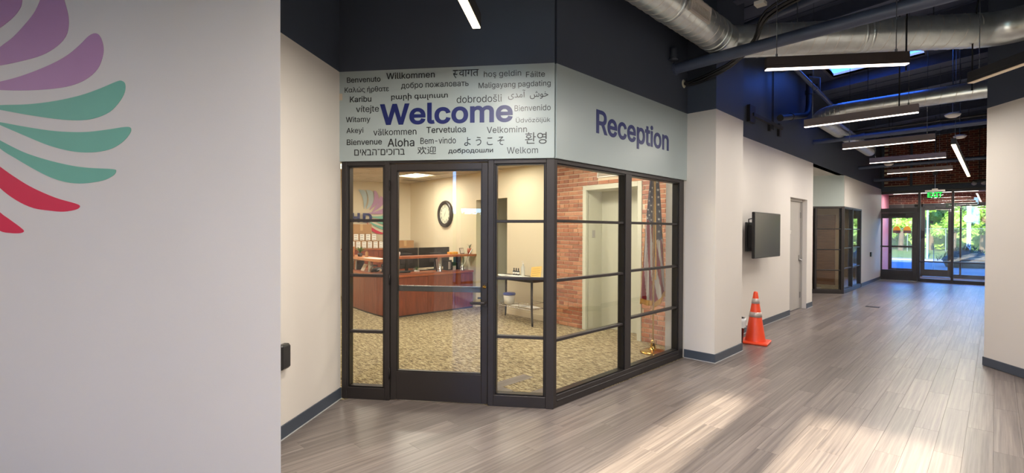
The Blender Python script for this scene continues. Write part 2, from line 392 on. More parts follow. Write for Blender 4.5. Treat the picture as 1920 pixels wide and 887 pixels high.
# ---- ground outside
g = MB(); g.box(-90, 90, -60, 120, -0.30, -0.12); g.build('ground', M['road'], label='asphalt ground outside the building, blue of skylit shade mixed into its grey', cat='ground', kind=S)
MB().box(-90, 90, 40, 120, -0.12, -0.05).build('lawn', M['grass'], label='sunlit green lawn across the street below the fence', cat='lawn', kind=S)
MB().box(-90, 90, 38.6, 40, -0.12, -0.04).build('sidewalk', M['conc'], label='pale concrete sidewalk strip between street and lawn', cat='sidewalk', kind=S)
MB().box(-6, 6, 23.05, 25.2, -0.12, -0.02).build('path', M['conc'], label='concrete landing just outside the outer entrance doors', cat='path', kind=S)
MB().box(-12, 12, -14, -6.65, -0.12, -0.02).build('path', M['conc'], label='sunlit concrete terrace behind the lobby windows', cat='path', kind=S)

# ---- floor: slab, planks
fl = MB(); fl.prism([(-4.4, 2.0), (-3.2, 0.5), (-8.3, -3.4), (-8.3, -6.6), (4.6, -6.6), (4.6, 3.2), (0.2, 8.3), (0.2, 23.05), (-5.2, 23.05), (-5.2, 11.6), (-2.74, 11.6), (-2.74, 3.25)], -0.12, -0.0035)
FLOOR = fl.build('floor', mat('plank_joint', (104, 96, 92), .7), label='greyish brown wood-look plank floor of lobby and corridor', cat='floor', kind=S)
def inside_floor(x, y):
    if x > 4.5 or y < -6.5 or y > 20.5 or x < -8.2: return False
    if y > 11.75: return -4.6 < x < 0.12 and (x > XW or 11.75 < y < 14.9)
    if y > 8: return XW - 0.02 < x < 0.12 + max(0, (8.2 - y))
    p = Vector((x, y))
    if (p - L).dot(GA) > 0.03 and x < -2.73: return False        # behind the glass front
    if x < -2.73 and y > 3.25: return False
    if x > -0.09 and (p - Vector((-0.09, 7.98))).dot(Vector((0.795, 0.606))) > 0.02: return False
    if (p - Vector((-4.317, 2.06))).dot(G) < -0.03 and y > -0.4: return False
    return True
CAMF = Vector((-math.sin(math.radians(45)), math.cos(math.radians(45)))); CAMR = Vector((CAMF.y, -CAMF.x))
PW, PL, GAP = 0.152, 1.22, 0.0004
cells = []
for i in range(int(-8.4 / PW) - 1, int(4.6 / PW) + 1):
    off = ((i * 0.381) % 1.0) * PL
    for j in range(-8, 20):
        x0, y0 = i * PW, j * PL - off
        if not any(inside_floor(x0 + a * PW, y0 + b * PL) for a in (0.1, 0.5, 0.9) for b in (0.05, 0.5, 0.95)): continue
        cx, cy = x0 + PW / 2, y0 + PL / 2; p = Vector((cx, cy)); d = p.dot(CAMF); r = p.dot(CAMR)
        vis = d > 2.3 and abs(r / d) < 1.1
        cells.append(((1e6 if not vis else 0) + p.length, x0, y0))
cells.sort()
pm = MB().box(GAP, PW - GAP, GAP, PL - GAP, -0.006, 0.0, ch=0.0006).mesh('plank', M['plank'])
rest = MB()
for k, (_, x0, y0) in enumerate(cells):
    if k < 300:
        o = bpy.data.objects.new('plank', pm); col.objects.link(o); o.parent = FLOOR; o.location = (x0, y0, 0)
    else:
        rest.box(x0 + GAP, x0 + PW - GAP, y0 + GAP, y0 + PL - GAP, -0.006, 0.0)
rest.build('plank', M['plank'], FLOOR, kind='stuff')
cp = MB(); cp.prism([(-13.2, 2.0), (-4.3, 2.03), (C.x, C.y), (-2.75, 6.7), (-4.0, 6.7), (-4.0, 7.0), (-13.2, 9.0)], -0.12, -0.001)
cp.build('floor', M['carpet'], label='mottled beige carpet floor of the reception room', cat='floor', kind=S)
MB().prism([(-4.6, 14.9), (-4.4, 13.45), (-2.75, 14.72), (-2.78, 17.1), (-7.5, 17.1), (-7.5, 12.0), (-4.65, 12.0)], -0.12, -0.001).build('floor', M['carpet'], label='beige carpet floor behind the second glass vestibule', cat='floor', kind=S)

# ---- walls
def wall(name, p0, p1, th, z0, z1, m, label, side=1, navy=True, base=True, ext=0.0, parent=None):
    """straight wall: face from p0 to p1; solid on the local +y side"""
    p0, p1 = Vector(p0), Vector(p1); d = (p1 - p0); Ln = d.length
    o = MB().box(0, Ln, 0, th, z0, z1).build(name, m, parent, label=label, cat='wall', kind=S)
    o.location = (p0.x, p0.y, 0); o.rotation_euler = (0, 0, rz_of(d))
    if navy:
        zt = max(roofz(p0.x), roofz(p1.x)) + 0.05
        MB().box(0, Ln, 0, th, z1, zt).build('upper_wall', M['navy'], o, label='navy painted upper wall')
    if base:
        bb = MB(); bb.box(-0.012, Ln + 0.012 * ext, -0.010, 0, 0.004, 0.105, ch=0.003)
        b_ = bb.build('baseboard', M['base'], o, label='dark blue-grey rubber baseboard')
        MB().box(0, Ln, -0.016, -0.010, 0.0, 0.006).build('lip', M['basel'], b_)
    return o
WL0 = Vector((-3.221, 0.623))
wall('wall_left', WL0 + GA * .12, L, 0.10, 0, H, M['white'], 'white side wall beside the glass reception door, navy above')
# foreground wall with the petals: a block whose corner points at the hallway
E0 = Vector((-2.760, 0.975))
NWP = [tuple(E0), (-3.05, 1.07), (-3.373, 0.822), tuple(E0 - G * 7.2 + GA * .25), tuple(E0 - G * 7.2)]
nw = MB().prism(NWP, 0, H)
NW = nw.build('wall_near', M['white'], label='large white foreground wall carrying the coloured petal logo', cat='wall', kind=S)
MB().prism(NWP, H, 4.7).build('upper_wall', M['navy'], NW, label='navy painted upper wall')
# sign band over the glass door
o = MB().box(-0.06, (C - L).length + 0.006, -0.022, 0.10, 2.205, H).build('wall_front', M['sign'], label='pale blue-green wall band above the glass door with welcome words', cat='wall', kind=S)
o.location = (L.x, L.y, 0); o.rotation_euler = (0, 0, RG); WF = o
MB().box(-0.06, (C - L).length + 0.006, -0.022, 0.10, H, 4.72).build('upper_wall', M['navy'], o, label='navy painted upper wall')
o = MB().box(0.01, 5.79 - C.y, -0.022, 0.10, 2.205, H).build('wall_reception', M['sign'], label='pale blue-green wall band above the reception windows reading Reception', cat='wall', kind=S)
o.location = (C.x, C.y, 0); o.rotation_euler = (0, 0, PI / 2); WR = o
MB().box(0.01, 5.79 - C.y, -0.022, 0.10, H, 4.72).build('upper_wall', M['navy'], o, label='navy painted upper wall')
# pillar
o = MB().box(-3.0, -2.367, 5.79, 6.66, 0, H).build('pillar', M['white'], label='white square pillar between reception windows and corridor wall', cat='pillar', kind=S)
MB().box(-3.0, -2.367, 5.79, 6.66, H, 4.7).build('upper_wall', M['navy'], o, label='navy painted upper pillar')
bb = MB(); bb.box(-2.742, -2.355, 5.778, 5.79, 0.004, 0.105, ch=.003); bb.box(-2.367, -2.355, 5.79, 6.672, 0.004, 0.105, ch=.003); bb.box(-2.75, -2.367, 6.66, 6.672, 0.004, 0.105, ch=.003)
b_ = bb.build('baseboard', M['base'], o, label='dark blue-grey rubber baseboard')
bb = MB(); bb.box(-2.742, -2.349, 5.772, 5.778, 0, 0.006); bb.box(-2.355, -2.349, 5.778, 6.678, 0, 0.006); bb.build('lip', M['basel'], b_)
# corridor left wall
wall('wall_corridor', (XW, 6.66), (XW, 10.17), 0.14, 0, H, M['white'], 'white corridor wall with the wall screen, navy above')
wall('wall_corridor', (XW, 11.32), (XW, 11.75), 0.14, 0, H, M['white'], 'narrow white wall piece between the grey door and the alcove')
wall('wall_corridor', (XW, 10.17), (XW, 11.32), 0.14, 2.235, H, M['white'], 'white wall piece over the grey corridor door', base=False)
MB().box(XW - 0.14, XW, 11.75, 14.75, H, 4.7).build('wall_soffit', M['navy'], label='navy beam spanning above the corridor alcove', cat='wall', kind=S)
wall('wall_corridor', (XW, 14.75), (XW, 17.02), 0.14, 2.24, H, M['white'], 'cream wall band over the second glass vestibule side window', base=False)
wall('wall_corridor', (XW, 17.02), (XW, YE + 0.02), 0.14, 0, H, M['white'], 'cream corridor wall between second vestibule and entrance doors')
V2 = Vector((XW, 14.75)) - G * 2.25
o = MB().box(0, 2.24, 0, 0.1, 2.24, H).build('wall_alcove', M['signw'], label='pale green wall band over the second angled glass front', cat='wall', kind=S)
o.location = (V2.x, V2.y, 0); o.rotation_euler = (0, 0, RG)
MB().box(-4.66, -4.56, 11.6, 13.45, 0, 3.2).build('wall_alcove', M['greyw'], label='side wall deep inside the corridor alcove', cat='wall', kind=S)
MB().box(-4.66, XW - 0.14, 11.63, 11.75, 0, 3.2).build('wall_alcove', M['white'], label='return wall closing the alcove beside the grey door', cat='wall', kind=S)
MB().box(-4.66, XW - 0.01, 11.6, 14.9, H, H + 0.08).build('ceiling', M['white'], label='flat white ceiling over the corridor alcove', cat='ceiling', kind=S)
# room behind the second front
tan = mat('tan_wall', (176, 150, 116), 0.6, var=0.02)
MB().box(-7.6, -7.5, 11.9, 17.2, 0, 2.8).build('wall_office', tan, label='tan back wall of the room behind the second glass front', cat='wall', kind=S)
MB().box(-7.5, XW - 0.15, 17.1, 17.2, 0, 2.8).build('wall_office', tan, label='tan side wall seen through the second glass vestibule', cat='wall', kind=S)
MB().box(-7.5, -4.66, 11.9, 12.0, 0, 2.8).build('wall_office', tan, label='tan near wall of the room behind the second glass front', cat='wall', kind=S)
MB().prism([(-7.6, 11.9), (-4.6, 11.9), (V2.x - 0.06, V2.y + 0.1), (XW - 0.13, 14.85), (XW - 0.14, 17.2), (-7.6, 17.2)], 2.75, 2.8).build('ceiling', M['tile'], label='plain ceiling of the room behind the second glass front', cat='ceiling', kind=S)
MB().box(-4.4, -3.4, 17.03, 17.1, 0, 2.1, ch=.004).build('door_3', wood_mat('brown_door', (110, 74, 48), (140, 98, 66)), label='brown wooden door inside the second glass vestibule', cat='door', kind=S)
# right side of corridor and lobby
RW0 = Vector((-0.09, 7.98)); RWd = Vector((0.6061, -0.7954))
o = MB().prism([tuple(RW0), (0.10, 8.25), (0.25, 8.25), tuple(RW0 + RWd * 6.0 + G * 0.3), tuple(RW0 + RWd * 6.0)], 0, H).build('wall_right', M['white'], label='white wall at the right with navy paint above', cat='wall', kind=S)
MB().prism([tuple(RW0), (0.10, 8.25), (0.25, 8.25), tuple(RW0 + RWd * 6.0 + G * 0.3), tuple(RW0 + RWd * 6.0)], H, 4.95).build('upper_wall', M['navy'], o, label='navy painted upper wall')
b_ = MB().box(-0.01, 6.0, -0.012, 0.0, 0.004, 0.105, ch=.003).build('baseboard', M['base'], o, label='dark rubber baseboard')
b_.location = (RW0.x, RW0.y, 0); b_.rotation_euler = (0, 0, rz_of(RWd))
wall('wall_corridor', (0.10, YE + 0.05), (0.10, 8.22), 0.12, 0, H, M['white'], 'right-hand white wall of the corridor')
MB().box(3.545, 3.7, -6.6, 3.3, 0, 5.1).build('wall_right', M['white'], label='far white side wall of the lobby behind the viewpoint', cat='wall', kind=S)
MB().box(-8.4, -8.25, -6.6, -3.2, 0, 4.4).build('wall_left', M['white'], label='white end wall of the lobby behind the viewpoint', cat='wall', kind=S)
# back wall with window openings
BW = [(-8.4, -1.32), (-0.88, -0.47), (0.52, 0.60), (1.9, 3.7)]
wb = MB()
for a, b in BW: wb.box(a, b, -6.62, -6.47, 0, 4.15)
wb.box(-8.4, 3.7, -6.62, -6.47, 4.15, 5.1); wb.box(.60, 1.9, -6.62, -6.47, 2.3, 4.15)
WB = wb.build('wall_back', M['white'], label='lobby wall behind the viewpoint, with tall windows', cat='wall', kind=S)
for k, (a, b) in enumerate(((-1.32, -0.88), (-0.47, 0.52), (0.60, 1.9))):
    hh = 2.3 if k == 2 else 4.15
    w = MB(); w.box(a, a + .03, -6.58, -6.52, 0, hh); w.box(b - .03, b, -6.58, -6.52, 0, hh); w.box(a, b, -6.58, -6.52, hh - .04, hh); w.box(a, b, -6.58, -6.52, 0, 0.06)
    wo_ = w.build('window_%d' % (k + 5), M['bronze'], label=['narrow', 'middle', 'right-hand'][k] + ' floor-length window in the lobby wall behind the viewpoint', cat='window', kind=S)
    MB().box(a + .03, b - .03, -6.552, -6.548, .06, hh - .04).build('pane', M['glass'], wo_)

# ---- roof deck with purlins and a skylight
def slab(mb, x0, x1, y0, y1, zb, zt):
    vs = [(x0, y0, roofz(x0) + zb), (x1, y0, roofz(x1) + zb), (x1, y1, roofz(x1) + zb), (x0, y1, roofz(x0) + zb),
          (x0, y0, roofz(x0) + zt), (x1, y0, roofz(x1) + zt), (x1, y1, roofz(x1) + zt), (x0, y1, roofz(x0) + zt)]
    mb.add(vs, [(0, 3, 2, 1), (4, 5, 6, 7), (0, 1, 5, 4), (1, 2, 6, 5), (2, 3, 7, 6), (3, 0, 4, 7)])
SK = (-2.32, -0.93, 9.75, 11.36)
rf = MB(); RT_ = .08
slab(rf, -13.2, SK[0], -6.7, 22.9, 0, RT_); slab(rf, SK[1], 4.8, -6.7, 22.9, 0, RT_); slab(rf, SK[0], SK[1], -6.7, SK[2], 0, RT_); slab(rf, SK[0], SK[1], SK[3], 22.9, 0, RT_)
RF = rf.build('ceiling', M['deck'], label='exposed navy roof deck sloping gently above lobby and corridor', cat='ceiling', kind=S)
for y in (1.2, 2.9, 4.6, 6.3, 7.9, 9.45, 11.5, 13.1, 14.7, 16.3, 17.9, 19.5):
    p = MB(); slab(p, -4.6 if y < 3 else -2.75, 3.4 if y < 6 else .2, y, y + .09, -.17, 0); slab(p, -4.6 if y < 3 else -2.75, 3.4 if y < 6 else .2, y - .03, y + .12, -.19, -.17)
    p.build('purlin', M['deck'], RF)
for y in [3.75 + 0.4 * k for k in range(41)]:
    if SK[2] - .1 < y < SK[3] + .1: continue
    p = MB(); slab(p, -2.75, .2, y, y + .012, -.012, 0); p.build('deck_board_seam', M['deck'], RF)
def skz(y): return .62 - (y - SK[2] + .05) / (SK[3] - SK[2] + .1) * .60  # high near side is shaped to block direct sun through the skylight
sk = MB()
def curb(x0, x1, y0, y1):
    sk.add([(x0, y0, roofz(x0)), (x1, y0, roofz(x1)), (x1, y1, roofz(x1)), (x0, y1, roofz(x0)), (x0, y0, roofz(x0) + skz(y0)), (x1, y0, roofz(x1) + skz(y0)), (x1, y1, roofz(x1) + skz(y1)), (x0, y1, roofz(x0) + skz(y1))],
           [(0, 3, 2, 1), (4, 5, 6, 7), (0, 1, 5, 4), (1, 2, 6, 5), (2, 3, 7, 6), (3, 0, 4, 7)])
for a in ((SK[0] - .05, SK[0], SK[2] - .05, SK[3] + .05), (SK[1], SK[1] + .05, SK[2] - .05, SK[3] + .05), (SK[0], SK[1], SK[2] - .05, SK[2]), (SK[0], SK[1], SK[3], SK[3] + .05)): curb(*a)
SKY = sk.build('window_4', M['white'], label='skylight opening in the navy roof above the corridor', cat='skylight', kind=S)
p = MB(); p.add([(x, y, roofz(x) + skz(y) - d) for d in (0.01, .02) for x, y in ((SK[0], SK[2]), (SK[1], SK[2]), (SK[1], SK[3]), (SK[0], SK[3]))], [(0, 1, 2, 3), (7, 6, 5, 4)]); p.build('pane', glass_mat('tinted_skylight_glass', (0.58, 0.70, 0.92)), SKY)

# ================================================================== RECEPTION ROOM SHELL
A = Vector((-3.0, 6.15)); AD = Vector((0.9962, -0.0875)); RA = rz_of(AD)       # clock wall frame: x runs back towards the pillar, y into the wall
def awall(s0, s1, z0, z1, mb, th=.12): mb.box(-s1, -s0, 0, th, z0, z1)
w = MB(); awall(4.62, 7.49, 0, 2.80, w); awall(2.42, 3.613, 0, 2.80, w); awall(3.613, 4.62, 2.21, 2.80, w)
WC = w.build('wall_clock', M['cream'], label='cream reception wall carrying the round clock and a doorway', cat='wall', kind=S)
WC.location = (A.x, A.y, 0); WC.rotation_euler = (0, 0, RA)
for a, b in ((4.62, 7.49), (2.42, 3.613)):
    MB().box(-b, -a, -.008, 0, 0.0, .1).build('baseboard', M['cream'], WC)
w = MB(); w.box(-4.72, -4.62, .12, 1.6, 0, 2.5); w.box(-3.613, -3.51, .12, 1.6, 0, 2.5); w.box(-4.72, -3.51, 1.6, 1.7, 0, 2.5); w.box(-4.72, -3.51, .12, 1.7, 2.5, 2.6)
o = w.build('wall_passage', M['greyw'], label='grey painted passage walls beyond the reception doorway', cat='wall', kind=S); o.location = (A.x, A.y, 0); o.rotation_euler = (0, 0, RA)
# brick wall
bw = MB(); OPN = (.575, 1.69, 2.285); VN = (1.0, 1.40, 2.40, 2.58)
bw.box(-.575, 0.02, .006, .115, 0, 2.8); bw.box(-2.42, -1.69, .006, .115, 0, 2.8); bw.box(-1.69, -.575, .006, .115, 2.295, 2.8)
WBR = bw.build('wall_brick', M['mortar'], label='red brick reception wall around the cream recess behind the flag', cat='wall', kind=S)
WBR.location = (A.x, A.y, 0); WBR.rotation_euler = (0, 0, RA)
bricks = []; zc = 0.0; row = 0
while zc < 2.76:
    bl, bh = 0.200, 0.057
    x = -2.42 - (0.105 if row % 2 else 0) + random.uniform(-.02, .02)
    while x < 0.02:
        x1 = x + (bl if (row % 6 != 5) else 0.095); a, b = max(x, -2.42), min(x1, 0.0)
        segs = [(a, b)]
        def cut(segs, c0, c1):
            out = []
            for a_, b_2 in segs:
                if b_2 <= c0 or a_ >= c1: out.append((a_, b_2)); continue
                if a_ < c0: out.append((a_, c0))
                if b_2 > c1: out.append((c1, b_2))
            return out
        if zc < OPN[2]: segs = cut(segs, -OPN[1], -OPN[0])
        if zc + bh > VN[2] and zc < VN[3]: segs = cut(segs, -VN[1], -VN[0])
        for a_, b_2 in segs:
            if b_2 - a_ > 0.035: bricks.append((a_, b_2, zc))
        x = x1 + 0.011
    zc += 0.0675; row += 1
bricks.sort(key=lambda b: -b[1] * 0.2 - (b[1] - b[0]) * 3)
brm = {}; rb = MB()
for k, (a, b, z) in enumerate(bricks):
    w_ = round(b - a, 3); dp = random.choice((.0, .002, .004))
    if k < 300:
        key = (w_, dp)
        if key not in brm: brm[key] = MB().box(0, w_, -.004 - dp, .03, 0, .054, ch=.003).mesh('brick', M['brick'])
        o = bpy.data.objects.new('brick', brm[key]); col.objects.link(o); o.parent = WBR; o.location = (a, 0, z + .005)
    else: rb.box(a, b, -.004 - dp, .03, z + .005, z + .061)
if rb.v: rb.build('brick', M['brick'], WBR, kind='stuff')
# recess
w = MB(); w.box(-1.76, -1.62, .03, .50, 0, 2.22); w.box(-.645, -.5, .03, .50, 0, 2.22); w.box(-1.76, -.5, .38, .50, 0, 2.35); w.box(-1.76, -.5, .03, .50, 2.22, 2.35)
REC = w.build('wall_recess', M['greyw'], label='cream-green painted recess set into the brick wall', cat='wall', kind=S); REC.location = (A.x, A.y, 0); REC.rotation_euler = (0, 0, RA)
f_ = MB(); f_.box(-1.69, -1.62, -.02, .05, 0, 2.295, ch=.004); f_.box(-.645, -.575, -.02, .05, 0, 2.295, ch=.004); f_.box(-1.62, -.645, -.02, .05, 2.22, 2.295, ch=.004)
f_.build('casing', M['greyw'], REC, label='cream door casing')
# logo wall, south wall, ceiling
LB = Vector((-10.42, 6.78)); LD = Vector((0.4418, 0.8971)); RL = rz_of(LD)
o = MB().box(-5.4, .05, 0, .12, 0, 2.8).build('wall_logo', M['cream'], label='cream reception wall behind the desk carrying the pinwheel logo', cat='wall', kind=S)
o.location = (LB.x, LB.y, 0); o.rotation_euler = (0, 0, RL); WLG = o
MB().box(-12.9, -4.37, 1.90, 2.02, 0, 2.8).build('wall_south', M['cream'], label='cream reception side wall hidden beside the glass door', cat='wall', kind=S)
CT = MB().prism([(-13.2, 1.9), (-4.35, 2.0), (C.x - .06, C.y + .08), (-2.85, 6.14), (-10.5, 6.95), (-13.2, 2.1)], 2.768, 2.83).build('ceiling', M['tile'], label='suspended tile ceiling of the reception room', cat='ceiling', kind=S)
def in_room(x, y):
    p = Vector((x, y))
    return y > 2.02 and (p - L).dot(GA) > .06 and x < -2.86 and (p - A).dot(Vector((.0875, .9962))) < -0.02 and (p - LB).dot(Vector((-LD.y, LD.x))) < -0.02
TR = [(-8.74, 5.85), (-6.2, 5.72), (-10.3, 3.4), (-5.7, 3.9), (-8.5, 3.95), (-4.0, 5.1)]  # last panel is added out of view to brighten the flag
tm = MB().box(.008, .602, .008, .602, 2.752, 2.764, ch=.003).mesh('ceiling_tile', M['tile'])
tk = {}
for i in range(-22, -3):
    for j in range(3, 12):
        x, y = i * .61, j * .61
        if all(in_room(x + a, y + b) for a in (0.02, .59) for b in (0.02, .59)):
            if any(abs(x + .3 - tx) < .70 and abs(y + .3 - ty) < .58 for tx, ty in TR): continue
            o = bpy.data.objects.new('ceiling_tile', tm); col.objects.link(o); o.parent = CT; o.location = (x, y, 0)
gr_ = MB()
for i in range(-22, -3):
    ys = [k * .05 for k in range(40, 140) if in_room(i * .61, k * .05)]
    if ys: gr_.box(i * .61 - .012, i * .61 + .012, ys[0], ys[-1], 2.745, 2.752)
for j in range(3, 12):
    xs = [k * .05 for k in range(-250, -55) if in_room(k * .05, j * .61)]
    if xs: gr_.box(xs[0], xs[-1], j * .61 - .012, j * .61 + .012, 2.746, 2.752)
gr_.build('grid_rails', M['grid'], CT)
for k, (tx, ty) in enumerate(TR):
    t = empty('ceiling_troffer', (tx, ty, 2.76), 0, label=['lit ceiling light panel above the reception desk monitors', 'lit ceiling light panel above the side table', 'lit ceiling light panel in the far desk corner', 'lit ceiling light panel just inside the glass door', 'lit ceiling light panel above the desk corner', 'added ceiling light panel, out of view, brightening the flag'][k], cat='ceiling light', group='recessed lights of the reception room')
    q = MB(); q.box(-.42, .42, -.305, -.275, -.02, .03); q.box(-.42, .42, .275, .305, -.02, .03); q.box(-.42, -.39, -.275, .275, -.02, .03); q.box(.39, .42, -.275, .275, -.02, .03); q.build('frame', M['grid'], t)
    MB().box(-.39, .39, -.275, .275, -.008, .0).build('diffuser', M['troffer'], t)
    area('troffer_lamp', t, (0, 0, -.025), .74, .5, (22, 12, 22, 22, 22, 30)[k], (1, .92, .79))

# ================================================================== GLASS FRONTS
FD = .10
def member(p, name, x0, x1, z0, z1, bead=None, y0=0.0, y1=FD, m='bronze'):
    mb = MB().box(x0, x1, y0, y1, z0, z1, ch=.003)
    return mb.build(name, M[m], p)
def panes(p, x0, x1, z0, z1, ts, gl='glass', tm='bead', name='transom'):
    """glass between x0..x1, z0..z1 divided by thin horizontal bars at ts, with black glazing beads around"""
    b = .012
    bb = MB(); bb.box(x0, x0 + b, .015, FD - .015, z0, z1); bb.box(x1 - b, x1, .015, FD - .015, z0, z1); bb.box(x0, x1, .015, FD - .015, z0, z0 + b); bb.box(x0, x1, .015, FD - .015, z1 - b, z1)
    bb.build('glazing_bead', M['bead'], p)
    zs = [z0] + list(ts) + [z1]
    for t in ts:
        q = MB(); q.box(x0, x1, .022, FD - .022, t - .013, t + .013, ch=.004); q.build(name, M['bronze'], p)
    for a, c_ in zip(zs[:-1], zs[1:]):
        MB().box(x0 + .004, x1 - .004, .047, .053, a + .004, c_ - .004).build('pane', M[gl], p)
# front with the door
W1 = empty('window_1', (L.x, L.y, 0), RG, label='bronze framed glass front with sidelights around the reception door', cat='glass wall', kind=S)
Wd = (C - L).length
member(W1, 'post', .008, .058, 0, 2.204); member(W1, 'post', .43, .474, 0, 2.204); member(W1, 'post', 1.394, 1.446, 0, 2.204)
member(W1, 'corner_post', 1.913, Wd + .008, 0, 2.204, y0=-.006, y1=FD + .02)
member(W1, 'head', .058, .43, 2.166, 2.204); member(W1, 'head', .474, 1.394, 2.184, 2.204); member(W1, 'head', 1.446, 1.913, 2.166, 2.204)
member(W1, 'sill', .058, .43, 0, .108); member(W1, 'sill', 1.446, 1.913, 0, .1)
for a in (.058, 1.446):
    for q in ((a, .012), ({.058: .418, 1.446: 1.901}[a], .012)): member(W1, 'stop', q[0], q[0] + q[1], .1, 2.166, y0=.004, y1=FD - .004)
panes(W1, .07, .418, .108, 2.166, (.623, 1.147, 1.66)); panes(W1, 1.458, 1.901, .1, 2.166, (.617, 1.142, 1.653))
# door leaf
D1 = empty('door_1', (L.x, L.y, 0), RG, label='bronze glass reception door with lever handle', cat='door', kind=S)
def dm(n, *a, **k): return member(D1, n, *a, y0=.012, y1=.057, **k)
dm('stile', .480, .538, .01, 2.178); dm('stile', 1.335, 1.390, .01, 2.178); dm('rail', .538, 1.335, 2.118, 2.178); dm('rail', .538, 1.335, .01, .272)
bb = MB(); bb.box(.538, .548, .016, .053, .272, 2.118); bb.box(1.325, 1.335, .016, .053, .272, 2.118); bb.box(.538, 1.335, .016, .053, .272, .282); bb.box(.538, 1.335, .016, .053, 2.108, 2.118); bb.build('glazing_bead', M['bead'], D1)
MB().box(.545, 1.33, .032, .038, .278, 2.112).build('pane', M['glass'], D1)
pb = MB(); pb.box(.538, 1.335, .040, .060, 1.008, 1.056, ch=.003)
pb.build('push_bar', M['dark'], D1, label='dark push rail on the inside')
MB().box(.54, 1.333, .042, .058, 1.056, 1.061).build('push_bar_edge', M['steel'], D1)
lp = MB().box(1.338, 1.386, .004, .012, .885, 1.105, ch=.003).build('lock_plate', M['bronze'], D1)
MB().lathe([(0, .012), (.008, .012), (.009, .008), (.015, .007), (.017, 0)], 20, (1.362, .004, 1.066), axis='y').build('lock_cylinder', M['brass'], lp, label='round brass lock cylinder')
hd = MB(); hd.lathe([(0, .05), (.010, .05), (.011, 0)], 16, (1.366, .004, .925), axis='y'); hd.tube([(1.37, -.045, .925), (1.34, -.047, .925), (1.26, -.045, .924), (1.245, -.043, .924)], [.013, .014, .013, .011], 12)
hd.build('lever_handle', M['bronze'], D1, label='bronze lever handle')
hd = MB(); hd.lathe([(0, -.05), (.010, -.05), (.011, 0)], 16, (1.366, .057, .95), axis='y'); hd.tube([(1.37, .107, .95), (1.28, .107, .95)], .009, 12); hd.build('lever_handle', M['bronze'], D1)
for z in (.25, 1.12, 1.98):
    MB().lathe([(0, 0), (.007, 0), (.007, .10), (0, .10)], 10, (.477, -.004, z - .05)).build('hinge', M['bead'], D1)
# windows facing the corridor
W2 = empty('window_2', (C.x, C.y, 0), PI / 2, label='bronze framed reception window wall below the Reception lettering', cat='glass wall', kind=S)
member(W2, 'post', .0, .052, 0, 2.204); member(W2, 'post', 1.18, 1.292, 0, 2.204, y0=.004); member(W2, 'post', 2.39, 2.50, 0, 2.204)
member(W2, 'head', .052, 2.39, 2.168, 2.204); member(W2, 'sill', .052, 2.39, 0, .11); member(W2, 'sill_lip', .052, 2.39, .055, .068, y0=-.006, y1=.02)
panes(W2, .052, 1.18, .11, 2.168, (.59, 1.125, 1.658)); panes(W2, 1.292, 2.39, .11, 2.168, (.636, 1.143, 1.66))
# second vestibule
W3 = empty('window_3', (V2.x, V2.y, 0), RG, label='second bronze glass front set at an angle in the corridor alcove', cat='glass wall', kind=S)
member(W3, 'corner_post', 2.19, 2.26, 0, 2.24, y1=FD + .03); member(W3, 'post', 1.56, 1.60, 0, 2.24); member(W3, 'post', .0, .05, 0, 2.24); member(W3, 'post', .62, .66, 0, 2.24)
member(W3, 'head', .05, 2.19, 2.2, 2.24); member(W3, 'sill', .05, 2.19, 0, .1)
panes(W3, 1.60, 2.19, .1, 2.2, (.6, 1.13, 1.66)); panes(W3, .05, .62, .1, 2.2, (.6, 1.13, 1.66)); panes(W3, .66, 1.56, .1, 2.2, (1.1,))
W4 = empty('window_3', (XW, 14.75, 0), PI / 2, label='second vestibule side window along the corridor', cat='glass wall', kind=S)
member(W4, 'post', .0, .06, 0, 2.24); member(W4, 'post', 1.07, 1.13, 0, 2.24); member(W4, 'post', 2.2, 2.27, 0, 2.24); member(W4, 'head', .06, 2.2, 2.2, 2.24); member(W4, 'sill', .06, 2.2, 0, .1)
panes(W4, .06, 1.07, .1, 2.2, (.63, 1.16, 1.66)); panes(W4, 1.13, 2.2, .1, 2.2, (.63, 1.16, 1.66))
# corridor service door
D2 = empty('door_2', (XW, 10.17, 0), PI / 2, label='flat grey corridor door in a deep opening past the wall screen', cat='door', kind=S)
MB().box(.02, 1.13, .115, .16, .01, 2.19, ch=.003).build('leaf', M['silver'], D2)
f_ = MB(); f_.box(0, .02, .08, .17, 0, 2.235); f_.box(1.13, 1.15, .08, .17, 0, 2.235); f_.box(0.02, 1.13, .08, .17, 2.19, 2.235); f_.build('frame', M['silver'], D2)
for z in (.28, 1.92): MB().box(1.085, 1.13, .102, .115, z - .06, z + .06, ch=.003).build('hinge', M['steel'], D2)
hd = MB(); hd.lathe([(0, .05), (.026, .045), (.03, .03), (.014, .02), (.014, .01), (.03, .01), (.03, 0)], 16, (1.07, .115, 1.0), axis='y'); hd.build('door_knob', M['steel'], D2)
MB().box(.99, 1.05, .11, .115, 0.98, 1.1, ch=.001).build('lock_plate', M['steel'], D2)
MB().box(.28, .48, .111, .115, 1.585, 1.60).build('door_label', M['paper'], D2); MB().box(.30, .46, .111, .115, 1.55, 1.565).build('door_label', M['paper'], D2)
MB().box(.055, .075, .105, .115, .88, .9, ch=.003).build('door_stop', M['steel'], D2)

